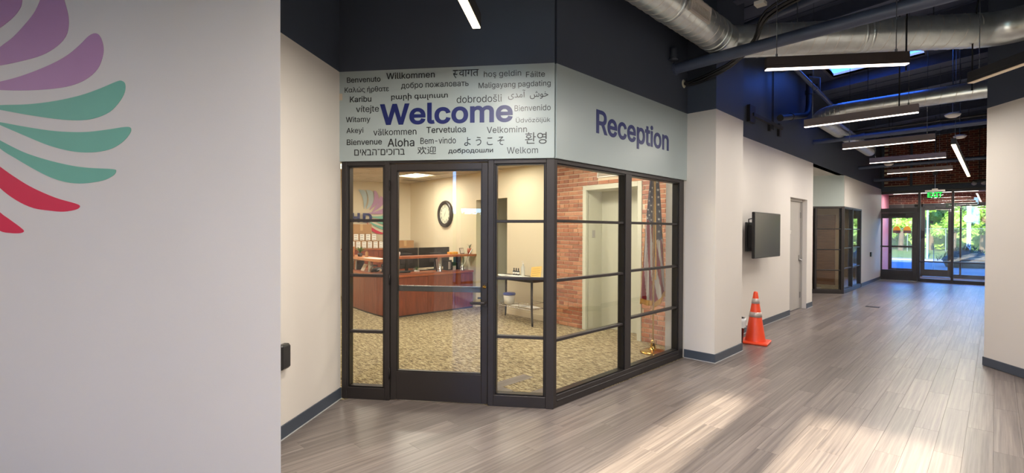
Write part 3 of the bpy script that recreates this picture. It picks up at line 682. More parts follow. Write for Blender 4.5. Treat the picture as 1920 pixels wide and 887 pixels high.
# ================================================================== ENTRANCE
def storefront(name, y, label, xs, head, hb):
    p = empty(name, (0, y, 0), 0, label=label, cat='glass wall', kind=S); return p
EN = empty('window_8', (0, YE, 0), 0, label='dark bronze entrance glazing with transom at the corridor end', cat='glass wall', kind=S)
for a, b, z1 in ((-2.92, -2.845, 2.86), (-1.80, -1.735, 2.86), (-.995, -.935, 2.86), (.02, .10, 2.86)): member(EN, 'post', a, b, 0, z1)
member(EN, 'transom_bar', -2.845, -1.80, 2.24, 2.38, y0=-.03)
member(EN, 'head', -2.92, .1, 2.86, 2.95)
for a, b in ((-1.735, -.995), (-.935, .02)):
    member(EN, 'rail', a, b, .63, .665); member(EN, 'sill', a, b, 0, .10)
    MB().box(a, b, .047, .053, .1, .63).build('pane', M['glasso'], EN); MB().box(a, b, .047, .053, .665, 2.86).build('pane', M['glasso'], EN)
MB().box(-2.845, -1.80, .047, .053, 2.38, 2.86).build('pane', M['glasso'], EN)
D4 = empty('door_4', (0, YE, 0), 0, label='dark bronze glass entrance door with push bar at the corridor end', cat='door', kind=S)
for n_, a, b, z0, z1 in (('stile', -2.84, -2.715, .01, 2.235), ('stile', -1.925, -1.805, .01, 2.235), ('rail', -2.715, -1.925, 2.06, 2.235), ('rail', -2.715, -1.925, .01, .34), ('push_bar', -2.78, -1.86, 1.09, 1.14)):
    member(D4, n_, a, b, z0, z1, y0=.0 if n_ != 'push_bar' else -.07, y1=.05 if n_ != 'push_bar' else -.03)
MB().box(-2.715, -1.925, .022, .028, .34, 2.06).build('pane', M['glasso'], D4)
MB().box(-2.55, -2.1, -.05, 0, 2.13, 2.19, ch=.006).build('door_closer', M['bead'], D4)
MB().box(-2.78, -1.80, -.06, .0, 0, .012).build('threshold', M['steel'], D4)
# brick above the entrance, joined far-away courses
bk = MB(); bk.box(-2.90, .12, YE + .02, YE + .25, 2.95, 5.0)
BE = bk.build('wall_entrance', M['dark'], label='dark red brick wall above the entrance glazing', cat='wall', kind=S)
rb = MB(); z = 3.14; row = 0
while z < 4.85:
    x = -2.68 - (.1 if row % 2 else 0)
    while x < .1:
        if x > -2.7: rb.box(x, min(x + .195, .1), YE - .005, YE + .03, z, z + .056)
        x += .207
    z += .0675; row += 1
rb.build('brick', M['brickd'], BE, kind='stuff')
mo = MB().box(-2.68, .1, YE + .005, YE + .02, 3.1, 4.86).build('mortar', M['mortar'], BE)
MB().box(-2.92, -2.68, YE - .02, YE + .02, 2.95, 4.8).build('pier', M['navy'], BE); MB().box(-2.92, .1, YE - .06, YE + .02, 2.95, 3.1, ch=.004).build('steel_lintel', M['navy'], BE)
MB().box(-2.0, -1.94, YE - .07, YE - .006, 3.1, 4.75).build('steel_post', M['navy'], BE)
# vestibule between the two door lines
MB().box(-2.98, -2.86, YE + .1, 23.0, 0, 3.0).build('wall_vestibule', M['pink'], label='pink side wall of the entrance vestibule', cat='wall', kind=S)
MB().box(.10, .22, YE + .1, 23.0, 0, 3.0).build('wall_vestibule', M['pink'], label='far side wall of the entrance vestibule', cat='wall', kind=S)
MB().box(-2.98, .22, YE + .1, 23.0, 2.98, 3.05).build('ceiling', M['white'], label='white ceiling of the entrance vestibule', cat='ceiling', kind=S)
t = empty('ceiling_light', (-1.5, 21.6, 2.97), 0, label='long lit strip light on the vestibule ceiling', cat='ceiling light')
MB().box(-1.1, 1.1, -.08, .08, -.035, .01, ch=.006).build('housing', M['white'], t); MB().box(-1.08, 1.08, -.06, .06, -.042, -.034).build('diffuser', M['led'], t); area('strip_lamp', t, (0, 0, -.05), 2.1, .1, 40)
bo = MB().box(-2.98, .3, 22.85, 23.0, 2.62, 4.2).build('wall_outer', M['mortar'], label='brick lintel wall over the outer entrance doors', cat='wall', kind=S)
rb = MB(); z = 2.63; row = 0
while z < 2.96:
    x = -2.9 - (.1 if row % 2 else 0)
    while x < .2: rb.box(max(x, -2.9), x + .195, 22.83, 22.87, z, z + .056); x += .207
    z += .0675; row += 1
rb.build('brick', M['brickd'], bo, kind='stuff')
OU = empty('window_9', (0, 22.85, 0), 0, label='outer dark bronze entrance glazing beyond the vestibule', cat='glass wall', kind=S)
for a, b in ((-2.9, -2.82), (-2.12, -1.88), (-1.14, -1.08), (-.90, -.85), (.1, .2)): member(OU, 'post', a, b, 0, 2.62)
member(OU, 'head', -2.9, .2, 2.5, 2.62); member(OU, 'sill', -.85, .1, 0, .12); member(OU, 'rail', -.85, .1, .62, .66); member(OU, 'sill', -1.08, -.9, 0, .12)
MB().box(-.85, .1, .047, .053, .12, 2.5).build('pane', M['glasso'], OU); MB().box(-1.08, -.9, .047, .053, .12, 2.5).build('pane', M['glasso'], OU)
for k, (a, b) in enumerate(((-2.82, -2.12), (-1.88, -1.14))):
    D = empty('door_%d' % (5 + k), (0, 22.85, 0), 0, label=['outer glass door with two orange stickers beyond the vestibule', 'outer glass door with vertical pull handle beyond the vestibule'][k], cat='door', kind=S)
    for n_, a_, b_2, z0, z1 in (('stile', a, a + .06, .02, 2.5), ('stile', b - .06, b, .02, 2.5), ('rail', a + .06, b - .06, 2.38, 2.5), ('rail', a + .06, b - .06, .02, .26)): member(D, n_, a_, b_2, z0, z1, y1=.05)
    MB().box(a + .06, b - .06, .022, .028, .26, 2.38).build('pane', M['glasso'], D)
    if k == 0:
        member(D, 'push_bar', a + .03, b - .03, 1.06, 1.1, y0=-.08, y1=-.04)
        for xx in (-2.62, -2.32):
            s_ = MB(); s_.add([(xx + .11 * math.cos(t_), .015, 1.66 + .16 * math.sin(t_)) for t_ in [PI * i / 12 for i in range(13)]], [tuple(range(13))]); st = s_.build('sticker', M['sticko'], D, label='orange half-round sticker')
            MB().box(xx - .11, xx + .11, .013, .016, 1.56, 1.66).build('sticker_base', M['stickb'], st)
    else:
        h_ = MB(); h_.tube([(a + .30, .05, .3), (a + .30, .12, .3), (a + .30, .12, 1.1), (a + .30, .05, 1.1)], .012, 8); h_.build('pull_handle', M['steel'], D)

# ================================================================== WRITING ON THE WALLS
WORDS = [
    ('Benvenuto', 0.074, 0.397, 2.926, 2.975), ('Willkommen', 0.454, 0.908, 2.944, 3.002), ('hoş geldin', 1.357, 1.689, 2.915, 2.981), ('Fáilte', 1.733, 1.898, 2.913, 2.962),
    ('добро пожаловать', 0.594, 1.219, 2.843, 2.909), ('Maligayang pagdating', 1.310, 1.948, 2.819, 2.881), ('Καλώς ήρθατε', 0.052, 0.477, 2.824, 2.886), ('Karibu', 0.104, 0.309, 2.746, 2.800),
    ('բարի գալուստ', 0.500, 1.029, 2.745, 2.812), ('dobrodošli', 1.111, 1.517, 2.707, 2.773), ('\ufbfc\ufeaa\ufee3\ufe81  \ufeb5\ufeee\ufea7', 1.575, 1.929, 2.721, 2.805), ('vítejte', 0.163, 0.382, 2.638, 2.712),
    ('Witamy', 0.064, 0.299, 2.550, 2.613), ('Bienvenido', 1.632, 1.949, 2.619, 2.671), ('Üdvözöljük', 1.645, 1.946, 2.509, 2.567), ('Akeyi', 0.071, 0.232, 2.451, 2.512),
    ('välkommen', 0.330, 0.738, 2.436, 2.495), ('Tervetuloa', 0.832, 1.195, 2.446, 2.501), ('Velkominn', 1.385, 1.742, 2.433, 2.489), ('Bienvenue', 0.073, 0.411, 2.353, 2.407),
    ('Aloha', 0.466, 0.719, 2.330, 2.403), ('Bem-vindo', 0.776, 1.104, 2.349, 2.406), ('よ う こ そ', 1.182, 1.542, 2.325, 2.402), ('환영', 1.726, 1.915, 2.330, 2.431),
    ('םיאבה־םיכורב', 0.146, 0.628, 2.256, 2.311), ('欢迎', 0.748, 0.921, 2.257, 2.327), ('добродошли', 1.035, 1.442, 2.252, 2.303), ('Welkom', 1.566, 1.840, 2.248, 2.304)]
for t_, a, b, z0, z1 in WORDS:
    bold = 0.006 if t_ in ('Willkommen', 'Aloha', 'Benvenuto', 'Karibu', 'Bienvenue', 'Tervetuloa') else (0.010 if t_ in ('добродошли', 'բարի գալուստ') else (-0.004 if t_ in ('Üdvözöljük', 'Welkom', 'hoş geldin') else 0.0))
    word(t_, a, b, z0, z1, WF, M['letter'], y=-.0235, bold=bold)
word('स', 1.075, 1.132, 2.929, 3.002, WF, M['letter'], y=-.0235, keep=.72); word('वागत', 1.130, 1.310, 2.941, 3.002, WF, M['letter'], y=-.0235)
word('Welcome', 0.393, 1.616, 2.526, 2.719, WF, M['blue'], y=-.0240, bold=0.022)
word('Reception', 3.86 - C.y, 5.31 - C.y, 2.452, 2.745, WR, M['blue'], y=-.0240, bold=0.018)

# ---- petal logos (unit petals: x along the wall, z up, metres on the near wall)
PET = {
    'lav2': [(-1.559, 2.504), (-1.492, 2.543), (-1.433, 2.59), (-1.358, 2.663), (-1.317, 2.731), (-1.287, 2.799), (-1.249, 2.85), (-1.211, 2.822), (-1.176, 2.722), (-1.155, 2.652), (-1.151, 2.596), (-1.167, 2.541), (-1.221, 2.491), (-1.311, 2.45), (-1.443, 2.424), (-1.56, 2.409), (-1.644, 2.404), (-1.704, 2.406), (-1.644, 2.444)],
    'lav3': [(-1.561, 2.326), (-1.46, 2.344), (-1.344, 2.374), (-1.23, 2.412), (-1.149, 2.45), (-1.084, 2.495), (-1.036, 2.534), (-0.997, 2.546), (-0.97, 2.528), (-0.953, 2.482), (-0.955, 2.434), (-0.982, 2.373), (-1.037, 2.327), (-1.117, 2.295), (-1.23, 2.279), (-1.394, 2.275), (-1.561, 2.283), (-1.688, 2.298), (-1.662, 2.311)],
    'teal1': [(-1.629, 2.196), (-1.562, 2.205), (-1.395, 2.204), (-1.231, 2.216), (-1.086, 2.239), (-0.974, 2.269), (-0.88, 2.3), (-0.849, 2.303), (-0.83, 2.285), (-0.834, 2.244), (-0.865, 2.197), (-0.92, 2.15), (-1.007, 2.121), (-1.103, 2.114), (-1.232, 2.125), (-1.395, 2.15), (-1.562, 2.181)],
    'teal2': [(-1.604, 2.119), (-1.562, 2.117), (-1.396, 2.087), (-1.232, 2.063), (-1.071, 2.054), (-0.944, 2.062), (-0.827, 2.074), (-0.799, 2.065), (-0.807, 2.038), (-0.85, 1.997), (-0.921, 1.964), (-1.024, 1.951), (-1.136, 1.959), (-1.265, 1.989), (-1.396, 2.037), (-1.562, 2.102)],
    'teal3': [(-1.647, 2.065), (-1.563, 2.023), (-1.43, 1.963), (-1.298, 1.922), (-1.152, 1.889), (-1.04, 1.874), (-0.906, 1.866), (-0.884, 1.856), (-0.901, 1.833), (-0.961, 1.809), (-1.072, 1.796), (-1.169, 1.803), (-1.266, 1.83), (-1.364, 1.874), (-1.463, 1.925), (-1.563, 1.981)],
    'red1': [(-1.716, 2.009), (-1.648, 1.95), (-1.564, 1.887), (-1.464, 1.826), (-1.365, 1.775), (-1.234, 1.725), (-1.121, 1.696), (-1.092, 1.682), (-1.113, 1.665), (-1.186, 1.654), (-1.267, 1.659), (-1.366, 1.673), (-1.465, 1.712), (-1.565, 1.777), (-1.649, 1.864)],
    'red2': [(-1.794, 1.952), (-1.743, 1.836), (-1.659, 1.732), (-1.566, 1.651), (-1.516, 1.619), (-1.449, 1.577), (-1.423, 1.555), (-1.446, 1.544), (-1.5, 1.544), (-1.567, 1.555), (-1.66, 1.605), (-1.736, 1.692), (-1.786, 1.808)],
    'lav1': [(-1.75, 2.448), (-1.66, 2.552), (-1.558, 2.603), (-1.483, 2.649), (-1.437, 2.696), (-1.424, 2.737), (-1.42, 2.822), (-1.447, 2.908), (-1.505, 2.976), (-1.547, 2.957), (-1.573, 2.874), (-1.616, 2.763), (-1.685, 2.653), (-1.745, 2.542)],
    'lb2': [(-1.729, 2.428), (-1.713, 2.502), (-1.664, 2.632), (-1.663, 2.791), (-1.725, 2.968), (-1.76, 3.015), (-1.676, 3.015), (-1.582, 3.005), (-1.505, 2.939), (-1.475, 2.767), (-1.508, 2.611), (-1.602, 2.51)],
    'lb1': [(-1.825, 2.437), (-1.849, 2.696), (-1.918, 2.861), (-2.0, 2.98), (-2.03, 3.015), (-1.95, 3.017), (-1.845, 3.01), (-1.756, 2.957), (-1.71, 2.794), (-1.727, 2.636), (-1.777, 2.505)]}
def smooth(pts, n=4):
    out = []; k = len(pts)
    for i in range(k):
        p0, p1, p2, p3 = (Vector(pts[(i + j) % k]) for j in (-1, 0, 1, 2))
        for t in range(n):
            t /= n
            out.append(0.5 * ((2 * p1) + (p2 - p0) * t + (2 * p0 - 5 * p1 + 4 * p2 - p3) * t * t + (3 * p1 - p0 - 3 * p2 + p3) * t ** 3))
    return out
def petals(parent, fx, fz, y0, th, edge=None, src=None):
    for k, pts in (src or PET).items():
        c_ = M['lblue'] if k[0:2] == 'lb' else M['lav'] if k[0] == 'l' else M['teal'] if k[0] == 't' else M['red']
        q = [(fx(p.x), fz(p.y)) for p in smooth(pts)]
        n = len(q); vs = [(x, y0 - th, z) for x, z in q] + [(x, y0, z) for x, z in q]
        mb = MB(); mb.add(vs, [tuple(range(n))], 0); mb.add(vs, [(i, n + i, n + (i + 1) % n, (i + 1) % n) for i in range(n)], 1 if edge else 0)
        mb.build('petal', [c_, edge] if edge else c_, parent, label={'lb': 'light blue petal', 'la': 'lavender petal', 'te': 'teal petal', 're': 'red petal'}[k[:2]])
LG = empty('wall_logo', (E0.x, E0.y, 0), RG, label='large pinwheel of lavender, teal and red petals on the foreground wall', cat='wall decal', group='pinwheel logos')
for k_ in ('lb1', 'lb2'): pass
PET_FAR = dict((k_, v_) for k_, v_ in PET.items() if not k_.endswith('n'))
PET_NEAR = dict((k_, [(x - .24, z) for x, z in v_] if k_[:2] == 'lb' else v_) for k_, v_ in PET_FAR.items())
petals(LG, lambda x: x * 1.148, lambda z: min(3.02, EYE + (z - EYE) * 1.148), -.0005, .0015, None, PET_NEAR)
PET_FAR['lav1'] = [(-1.470, 2.990), (-1.376, 2.976), (-1.298, 2.829), (-1.298, 2.695), (-1.392, 2.561), (-1.517, 2.467), (-1.626, 2.395), (-1.533, 2.561), (-1.470, 2.722), (-1.455, 2.882)]
PET_FAR['lav2'] = [(-1.533, 2.333), (-1.423, 2.494), (-1.33, 2.628), (-1.267, 2.775), (-1.205, 2.834), (-1.142, 2.789), (-1.111, 2.695), (-1.126, 2.588), (-1.236, 2.494), (-1.361, 2.414)]
LG2 = empty('wall_logo', (LB.x, LB.y, 0), RL, label='pinwheel logo with dark blue letters on the far reception wall', cat='wall sign', group='pinwheel logos')
KS = 0.985
petals(LG2, lambda x: -1.14 + (x + 1.892) * .65, lambda z: 1.91 + (z - 2.186) * .79, -.012, .014, M['ink'], PET_FAR)
word('H', -1.385, -1.19, 1.775, 2.0, LG2, M['blue'], y=-.034, th=.008, bold=.04, name='letter'); word('D', -1.125, -.905, 1.775, 2.0, LG2, M['blue'], y=-.034, th=.008, bold=.04, name='letter')
flush_words()

# ================================================================== LIGHTS IN LOBBY AND CORRIDOR
HOUS = {'taupe': mat('taupe_housing', (122, 110, 108), .45), 'brown': mat('dark_brown_housing', (54, 46, 43), .45), 'black': M['dark']}
def linear_light(x, y, z, rz, Ln, label, power, lens='led', hc='black', drop=1.4, width=.062, group='linear pendant lights'):
    t = empty('pendant_light', (x, y, z), rz, label=label, cat='ceiling light', group=group)
    h = MB(); w2 = width / 2
    h.box(-Ln / 2, Ln / 2, -w2, w2, .03, .10, ch=.003); h.box(-Ln / 2, Ln / 2, -w2, -w2 + .004, 0.0, .03); h.box(-Ln / 2, Ln / 2, w2 - .004, w2, 0.0, .03); h.box(-Ln / 2, -Ln / 2 + .004, -w2, w2, 0, .03); h.box(Ln / 2 - .004, Ln / 2, -w2, w2, 0, .03)
    h.build('housing', HOUS[hc], t)
    MB().box(-Ln / 2 + .004, Ln / 2 - .004, -w2 + .004, w2 - .004, -.006, .012).build('diffuser', M[lens], t)
    drop = roofz(x) - z + .02
    for s in (-1, 1):
        cb = MB(); cb.tube([(s * Ln * .42, 0, .10), (s * Ln * .42, 0, drop)], .0035, 6); cb.tube([(s * Ln * .42, 0, .10), (s * Ln * .42, 0, .13)], .009, 8); cb.build('cable', M['steel'], t)
    if power: area('pendant_lamp', t, (0, 0, -.009), Ln - .02, width - .02, power, (1, .915, .82))
    return t
WARM = (1, .83, .68)
linear_light(-1.0, 4.955, 3.0, RG, 1.14, 'black linear pendant light above the pillar, nearest of the corridor row', 21, hc='brown')
o = col.objects[-1]
linear_light(-1.265, 7.5, 3.0, -.0, 1.2, 'second corridor linear pendant light, hung below the blue-lit duct', 21, hc='taupe')
linear_light(-1.28, 9.9, 3.0, -.0, 1.2, 'third corridor linear pendant light, in front of the thin navy pipe', 21, hc='taupe')
linear_light(-1.275, 12.3, 3.0, 0, 1.18, 'fourth corridor linear pendant light, before the far brick wall', 21, hc='taupe')
linear_light(-1.3, 14.78, 3.0, 0, 1.18, 'fifth and farthest crosswise corridor linear pendant light', 21, hc='taupe')
linear_light(-.505, 13.7, 3.0, PI / 2, 6.2, 'long warm linear pendant light running along the right side of the corridor', 42, 'ledw', group='long pendant lights')
FLC = Vector((-2.61, 2.25)) - GA * .61
linear_light(FLC.x, FLC.y, 3.0, rz_of(GA), 1.22, 'bright linear pendant light cut by the top edge above the welcome sign', 30, 'ledw', group='lobby pendant lights')
FRC = Vector((-.19, 6.39)) + Vector((.65, -.76)) * .60
t = linear_light(FRC.x, FRC.y, 3.0, math.atan2(-.76, .65), 1.2, 'black linear pendant light in front of the navy wall at the right edge', 0, 'leddim', group='lobby pendant lights')
# lobby pendants that light the room behind the viewpoint
for k, (x, y) in enumerate(((-.4, 1.6), (1.6, 2.6), (-1.9, -2.2), (.9, -1.0), (-4.6, -3.2), (2.2, -3.6))):
    linear_light(x, y, 3.0, rz_of(GA), 1.22, ['pendant light above the viewpoint', 'pendant light right of the viewpoint', 'pendant light over the rear lobby floor', 'pendant light behind the viewpoint', 'pendant light at the rear left end of the lobby', 'pendant light by the rear right windows'][k], (52, 62, 24, 34, 24, 30)[k], 'led', group='lobby pendant lights')

# ================================================================== DUCTS AND PIPES
def spiral(mb, path, r, pitch=.11, mi=0):
    """thin standing seams around a duct path"""
    path = [Vector(p) for p in path]
    for a, b in zip(path[:-1], path[1:]):
        d = b - a; n = max(1, int(d.length / pitch)); t = d.normalized()
        u = t.cross(Vector((0, 0, 1))).normalized(); w = u.cross(t).normalized()
        for k in range(n):
            base = a + t * (k + .5) * pitch; m = 28; vs = []
            for i in range(m):
                th = 2 * PI * i / m; sl = t * (pitch * .9 * i / m)
                for rr, off in ((r - .001, -.005), (r + .004, 0), (r - .001, .005)):
                    vs.append(base + sl + t * off + (u * math.cos(th) + w * math.sin(th)) * rr)
            fs = [(i * 3 + j, i * 3 + j + 1, i * 3 + j + 4, i * 3 + j + 3) for i in range(m - 1) for j in (0, 1)]
            mb.add(vs, fs, mi, True)
DZ, DR = 3.765, .18
JX = Vector((-2.24, 6.02, DZ))
t = empty('spiral_duct', (-2.24, 2.0, DZ), 0, label='large galvanized round duct running over the reception wall towards the corridor', cat='duct', group='large galvanized ducts')
MB().tube([(0, -2.2, 0), (0, 3.72, 0)], DR, 32).build('duct_shell', M['duct'], t)
q = MB(); spiral(q, [(0, -2.2, 0), (0, 3.7, 0)], DR, .12); q.build('seam', M['seam'], t)
for y in (2.35, 3.35, 3.45): MB().lathe([(DR + .001, -.02), (DR + .008, -.018), (DR + .008, .018), (DR + .001, .02)], 32, (0, 0, 0)).build('collar', M['duct'], t)
for o_, y in zip([c_ for c_ in t.children if c_.name.startswith('collar')], (2.35, 3.35, 3.45)): o_.rotation_euler = (PI / 2, 0, 0); o_.location = (0, y, 0)
gr = empty('vent_register', (0, 0, 0)); gr.parent = t; gr.location = (math.cos(math.radians(8)) * (DR - .004), 2.66, -math.sin(math.radians(8)) * (DR - .004)); gr.rotation_euler = (0, math.radians(98), 0)
q = MB(); q.box(-.075, .075, -.22, -.195, -.012, .012); q.box(-.075, .075, .195, .22, -.012, .012); q.box(-.075, -.03, -.195, .195, -.012, .012); q.box(.055, .075, -.195, .195, -.012, .012); q.box(-.06, .06, -.195, .195, -.012, -.006)
for k in range(15): q.box(-.03, .055, -.19 + k * .027, -.178 + k * .027, -.006, .008)
q.build('register_grille', mat('register_white', (196, 190, 182), .45), gr)
# crosswise big duct along the lobby grid
D2a = Vector((-2.34, 5.66, DZ)); D2e = D2a + Vector((G.x, G.y, 0)) * 3.16
t = empty('spiral_duct', tuple(D2a), 0, label='large galvanized round duct crossing the corridor below the roof', cat='duct', group='large galvanized ducts')
ln = [Vector((0, 0, 0)), Vector((G.x, G.y, 0)) * 2.75]
arc = [Vector((G.x, G.y, 0)) * (2.75 + .35 * math.sin(a)) + Vector((-GA.x, -GA.y, 0)) * (.35 - .35 * math.cos(a)) for a in [math.radians(v) for v in (15, 30, 45, 60, 75)]]
MB().tube(ln + arc, DR, 32).build('duct_shell', M['duct'], t)
q = MB(); spiral(q, [ln[0] + Vector((G.x, G.y, 0)) * .35, ln[1]], DR, .125); q.build('seam', M['seam'], t)
for s_ in (1.55, 1.62): 
    c_ = MB().lathe([(DR + .001, -.015), (DR + .007, -.012), (DR + .007, .012), (DR + .001, .015)], 32).build('collar', M['duct'], t); c_.location = (G.x * s_, G.y * s_, 0); c_.rotation_euler = (PI / 2, 0, RG + PI / 2)
for s_ in (.9, 2.3): MB().tube([(G.x * s_, G.y * s_, DR), (G.x * s_, G.y * s_, .95)], .006, 6).build('hanger_rod', M['steel'], t)
# smaller duct deeper in
t = empty('spiral_duct', (0.0, 9.68, 3.62), 0, label='smaller galvanized duct with an elbow, lit blue by the skylight', cat='duct')
R3 = .125; pts = [(.25, 0, 0), (-1.72, 0, 0)] + [(-1.72 - .55 * math.sin(a), .55 - .55 * math.cos(a), 0) for a in [math.radians(v) for v in range(10, 91, 10)]] + [(-2.27, 5.3, 0)]
MB().tube(pts, R3, 28).build('duct_shell', M['duct'], t)
q = MB(); spiral(q, [(.25, 0, 0), (-1.7, 0, 0)], R3, .17); spiral(q, [(-2.27, .6, 0), (-2.27, 5.25, 0)], R3, .11)
for a in range(4, 90, 7):
    a = math.radians(a); c_ = Vector((-1.72 - .55 * math.sin(a), .55 - .55 * math.cos(a), 0)); tt = Vector((-math.cos(a), math.sin(a), 0)); spiral(q, [c_ - tt * .02, c_ + tt * .02], R3, .04)
q.build('seam', M['seam'], t)
for x in (-1.5, -.4): MB().tube([(x, 0, R3), (x, 0, 1.1)], .006, 6).build('hanger_rod', M['steel'], t)
def pipe(name, path, r, label, m='pipe', cat='pipe', cuffs=(), **k):
    base = Vector(path[0]); t = empty(name, tuple(base), 0, label=label, cat=cat, **k)
    pp = [Vector(p) - base for p in path]
    MB().tube(pp, r, 16).build('pipe_run', M[m], t)
    for i, f in cuffs:
        c0 = pp[i].lerp(pp[i + 1], f); d = (pp[i + 1] - pp[i]).normalized(); MB().tube([c0 - d * r * .7, c0 + d * r * .7], r * 1.22, 16).build('coupling', M[m], t)
    return t
pipe('steel_pipe', [(-2.745, 5.46, 3.505), (.9, 5.46, 3.58)], .062, 'thick navy painted pipe crossing in front of the large ducts', cuffs=((0, .0), ))
pipe('steel_pipe', [(-2.745, 11.74, 3.47), (.1, 11.74, 3.5)], .05, 'navy pipe crossing the corridor behind the third pendant light', cuffs=((0, .3), (0, .7)))
pipe('steel_pipe', [(-2.0, 1.2, 4.02), (-2.0, 4.9, 4.02), (-1.98, 5.05, 4.05), (-1.95, 5.1, 4.4)], .05, 'dark navy pipe beside the large duct near the roof')
pipe('steel_pipe', [(-2.745, 6.9, 4.32), (.1, 6.3, 4.42)], .05, 'dark navy pipe high under the roof behind the thick pipe')
pipe('steel_pipe', [(-2.7, 16.2, 3.35), (.1, 16.2, 3.38)], .045, 'thin dark pipe crossing the far end of the corridor')
pipe('steel_pipe', [(-2.7, 18.6, 3.2), (-1.9, 18.6, 3.2)], .05, 'short dark pipe stub near the brick wall')
pipe('steel_pipe', [(-2.7, 13.6, 3.9), (.1, 13.6, 3.95)], .02, 'slim conduit crossing above the fourth pendant light', m='dark')
pipe('steel_pipe', [(-2.25, 8.2, 4.15), (-2.25, 10.9, 4.0), (-2.25, 12.4, 4.0)], .035, 'blue lit sprinkler pipe running along the wall under the skylight', cuffs=((0, .55),))
pipe('steel_pipe', [(-2.25, 9.95, 4.08), (-2.25, 9.95, 4.3), (-2.4, 9.9, 4.34)], .025, 'short riser with a valve above the blue lit sprinkler pipe')
pipe('steel_pipe', [(-2.6, 10.75, 4.64), (-2.6, 10.75, 4.05), (-2.6, 10.66, 3.88), (-2.6, 10.45, 3.79), (-2.6, 10.2, 3.74), (-2.6, 9.0, 3.50)], .055, 'dark drain pipe dropping from the roof and bending along the navy wall', m='dark', cuffs=((0, .6), (4, .5)))
t = empty('strut_bracket', (XW, 8.0, 3.4), 0, label='dark strut channel bracket fixed to the blue-lit navy wall', cat='bracket')
q = MB(); q.box(0, .05, -.12, .12, -.12, .14); q.box(.02, .07, .0, 1.45, -.02, .03); q.box(.0, .04, 1.35, 1.45, -.14, .08); q.box(.0, .04, .85, .92, -.12, .04); q.build('channel', M['dark'], t)
for yy in (.88, .94): MB().tube([(.06, yy, -.1), (.06, yy, 1.2)], .007, 6).build('threaded_rod', M['dark'], t)
# bundle of black cables looping over the pipe
t = empty('cable_bundle', (-2.74, 5.69, 3.38), 0, label='bundle of black cables coming out of the navy wall and looping over the thick pipe', cat='cables')
for k in range(6):
    a = random.uniform(-.045, .045); b = random.uniform(-.045, .045)
    ctl = [(0, 0, 0), (.12, .03 + a * .6, .0 + b * .6), (.40, -.03 + a, .03 + b * .5), (.66, -.07 + a * .6, .11 + b * .5), (.86, -.08 + a * .6, .27 + b * .6), (1.02, -.2 + a, .47 + b), (1.5, -.3 + a, .56 + b), (2.1, -.36 + a, .66 + b), (3.0, -.4 + a, .78 + b)]
    q = []
    for i in range(len(ctl) - 1):
        p0, p1, p2, p3 = (Vector(ctl[min(max(i + j, 0), len(ctl) - 1)]) for j in (-1, 0, 1, 2))
        for s_ in (0, .25, .5, .75): q.append(.5 * ((2 * p1) + (p2 - p0) * s_ + (2 * p0 - 5 * p1 + 4 * p2 - p3) * s_ ** 2 + (3 * p1 - p0 - 3 * p2 + p3) * s_ ** 3))
    MB().tube(q, .014, 6).build('cable', M['black'], t)
MB().lathe([(.0, .0), (.05, .0), (.06, .012), (.045, .022), (0, .02)], 12).build('sealant_collar', M['greyw'], t); t.children[-1].rotation_euler = (0, PI / 2, 0)
MB().box(.92, 1.02, -.30, -.2, .56, .60, ch=.003).build('cable_tag', M['paper'], t, label='white cable tag')
t = empty('wall_sensor', (XW + .02, 5.33, 3.62), 0, label='small navy painted box on the wall above the thick pipe end', cat='sensor'); MB().lathe([(0, .14), (.035, .14), (.04, .1), (.04, .02), (.055, 0), (0, 0)], 16, (.05, 0, -.05)).build('housing', M['navy'], t)
# hanging cords
for k, (x, y, z0, z1, sw, lb) in enumerate(((-.62, 5.9, 3.1, 4.7, .05, 'thin black cord hanging in front of the crosswise duct over the first pendant light'), (-.2, 7.2, 3.1, 4.75, .07, 'black cord looping over the crosswise duct near the right wall'), (-.85, 7.5, 3.1, 4.7, .0, 'thin black cord feeding the second pendant light'))):
    t = empty('power_cord', (x, y, z0), 0, label=lb, cat='cord'); MB().tube([(0, 0, 0), (0, 0, (z1 - z0) * .3), (sw * .3, -.02, (z1 - z0) * .45), (sw, -.04, (z1 - z0) * .75), (0, 0, z1 - z0)], .008, 6).build('cord', M['black'], t)
for k, (x, y, z, lb) in enumerate(((-.5, 10.24, 3.4, 'white smoke detector hanging above the long pendant light, nearer one'), (-.51, 12.6, 3.4, 'white smoke detector just above the start of the long pendant light'), (-1.95, 15.5, 3.3, 'white smoke detector between the last pendant lights and the brick'))):
    t = empty('smoke_detector', (x, y, z), 0, label=lb, cat='smoke detector', group='hanging smoke detectors')
    MB().lathe([(0, -.03), (.05, -.03), (.09, -.005), (.10, .02), (.06, .04), (0, .04)], 20).build('body', M['white'], t); MB().tube([(0, 0, .04), (0, 0, roofz(x) - z)], .008, 6).build('stem', M['steel'], t)
t = empty('emergency_light', (-.36, 19.2, 3.0), 0, label='twin-head emergency light beside the right wall near the entrance', cat='emergency light')
MB().box(-.14, .14, -.05, .05, .0, .09, ch=.01).build('body', M['dark'], t)
for s_ in (-1, 1): MB().lathe([(0, .09), (.03, .09), (.07, 0), (.065, -.005), (0, .01)], 16, (s_ * .1, -.09, .0), axis='y').build('lamp_head', M['silver'], t)
MB().tube([(0, 0, .09), (0, 0, roofz(-.36) - 3.0)], .01, 6).build('stem', M['dark'], t)
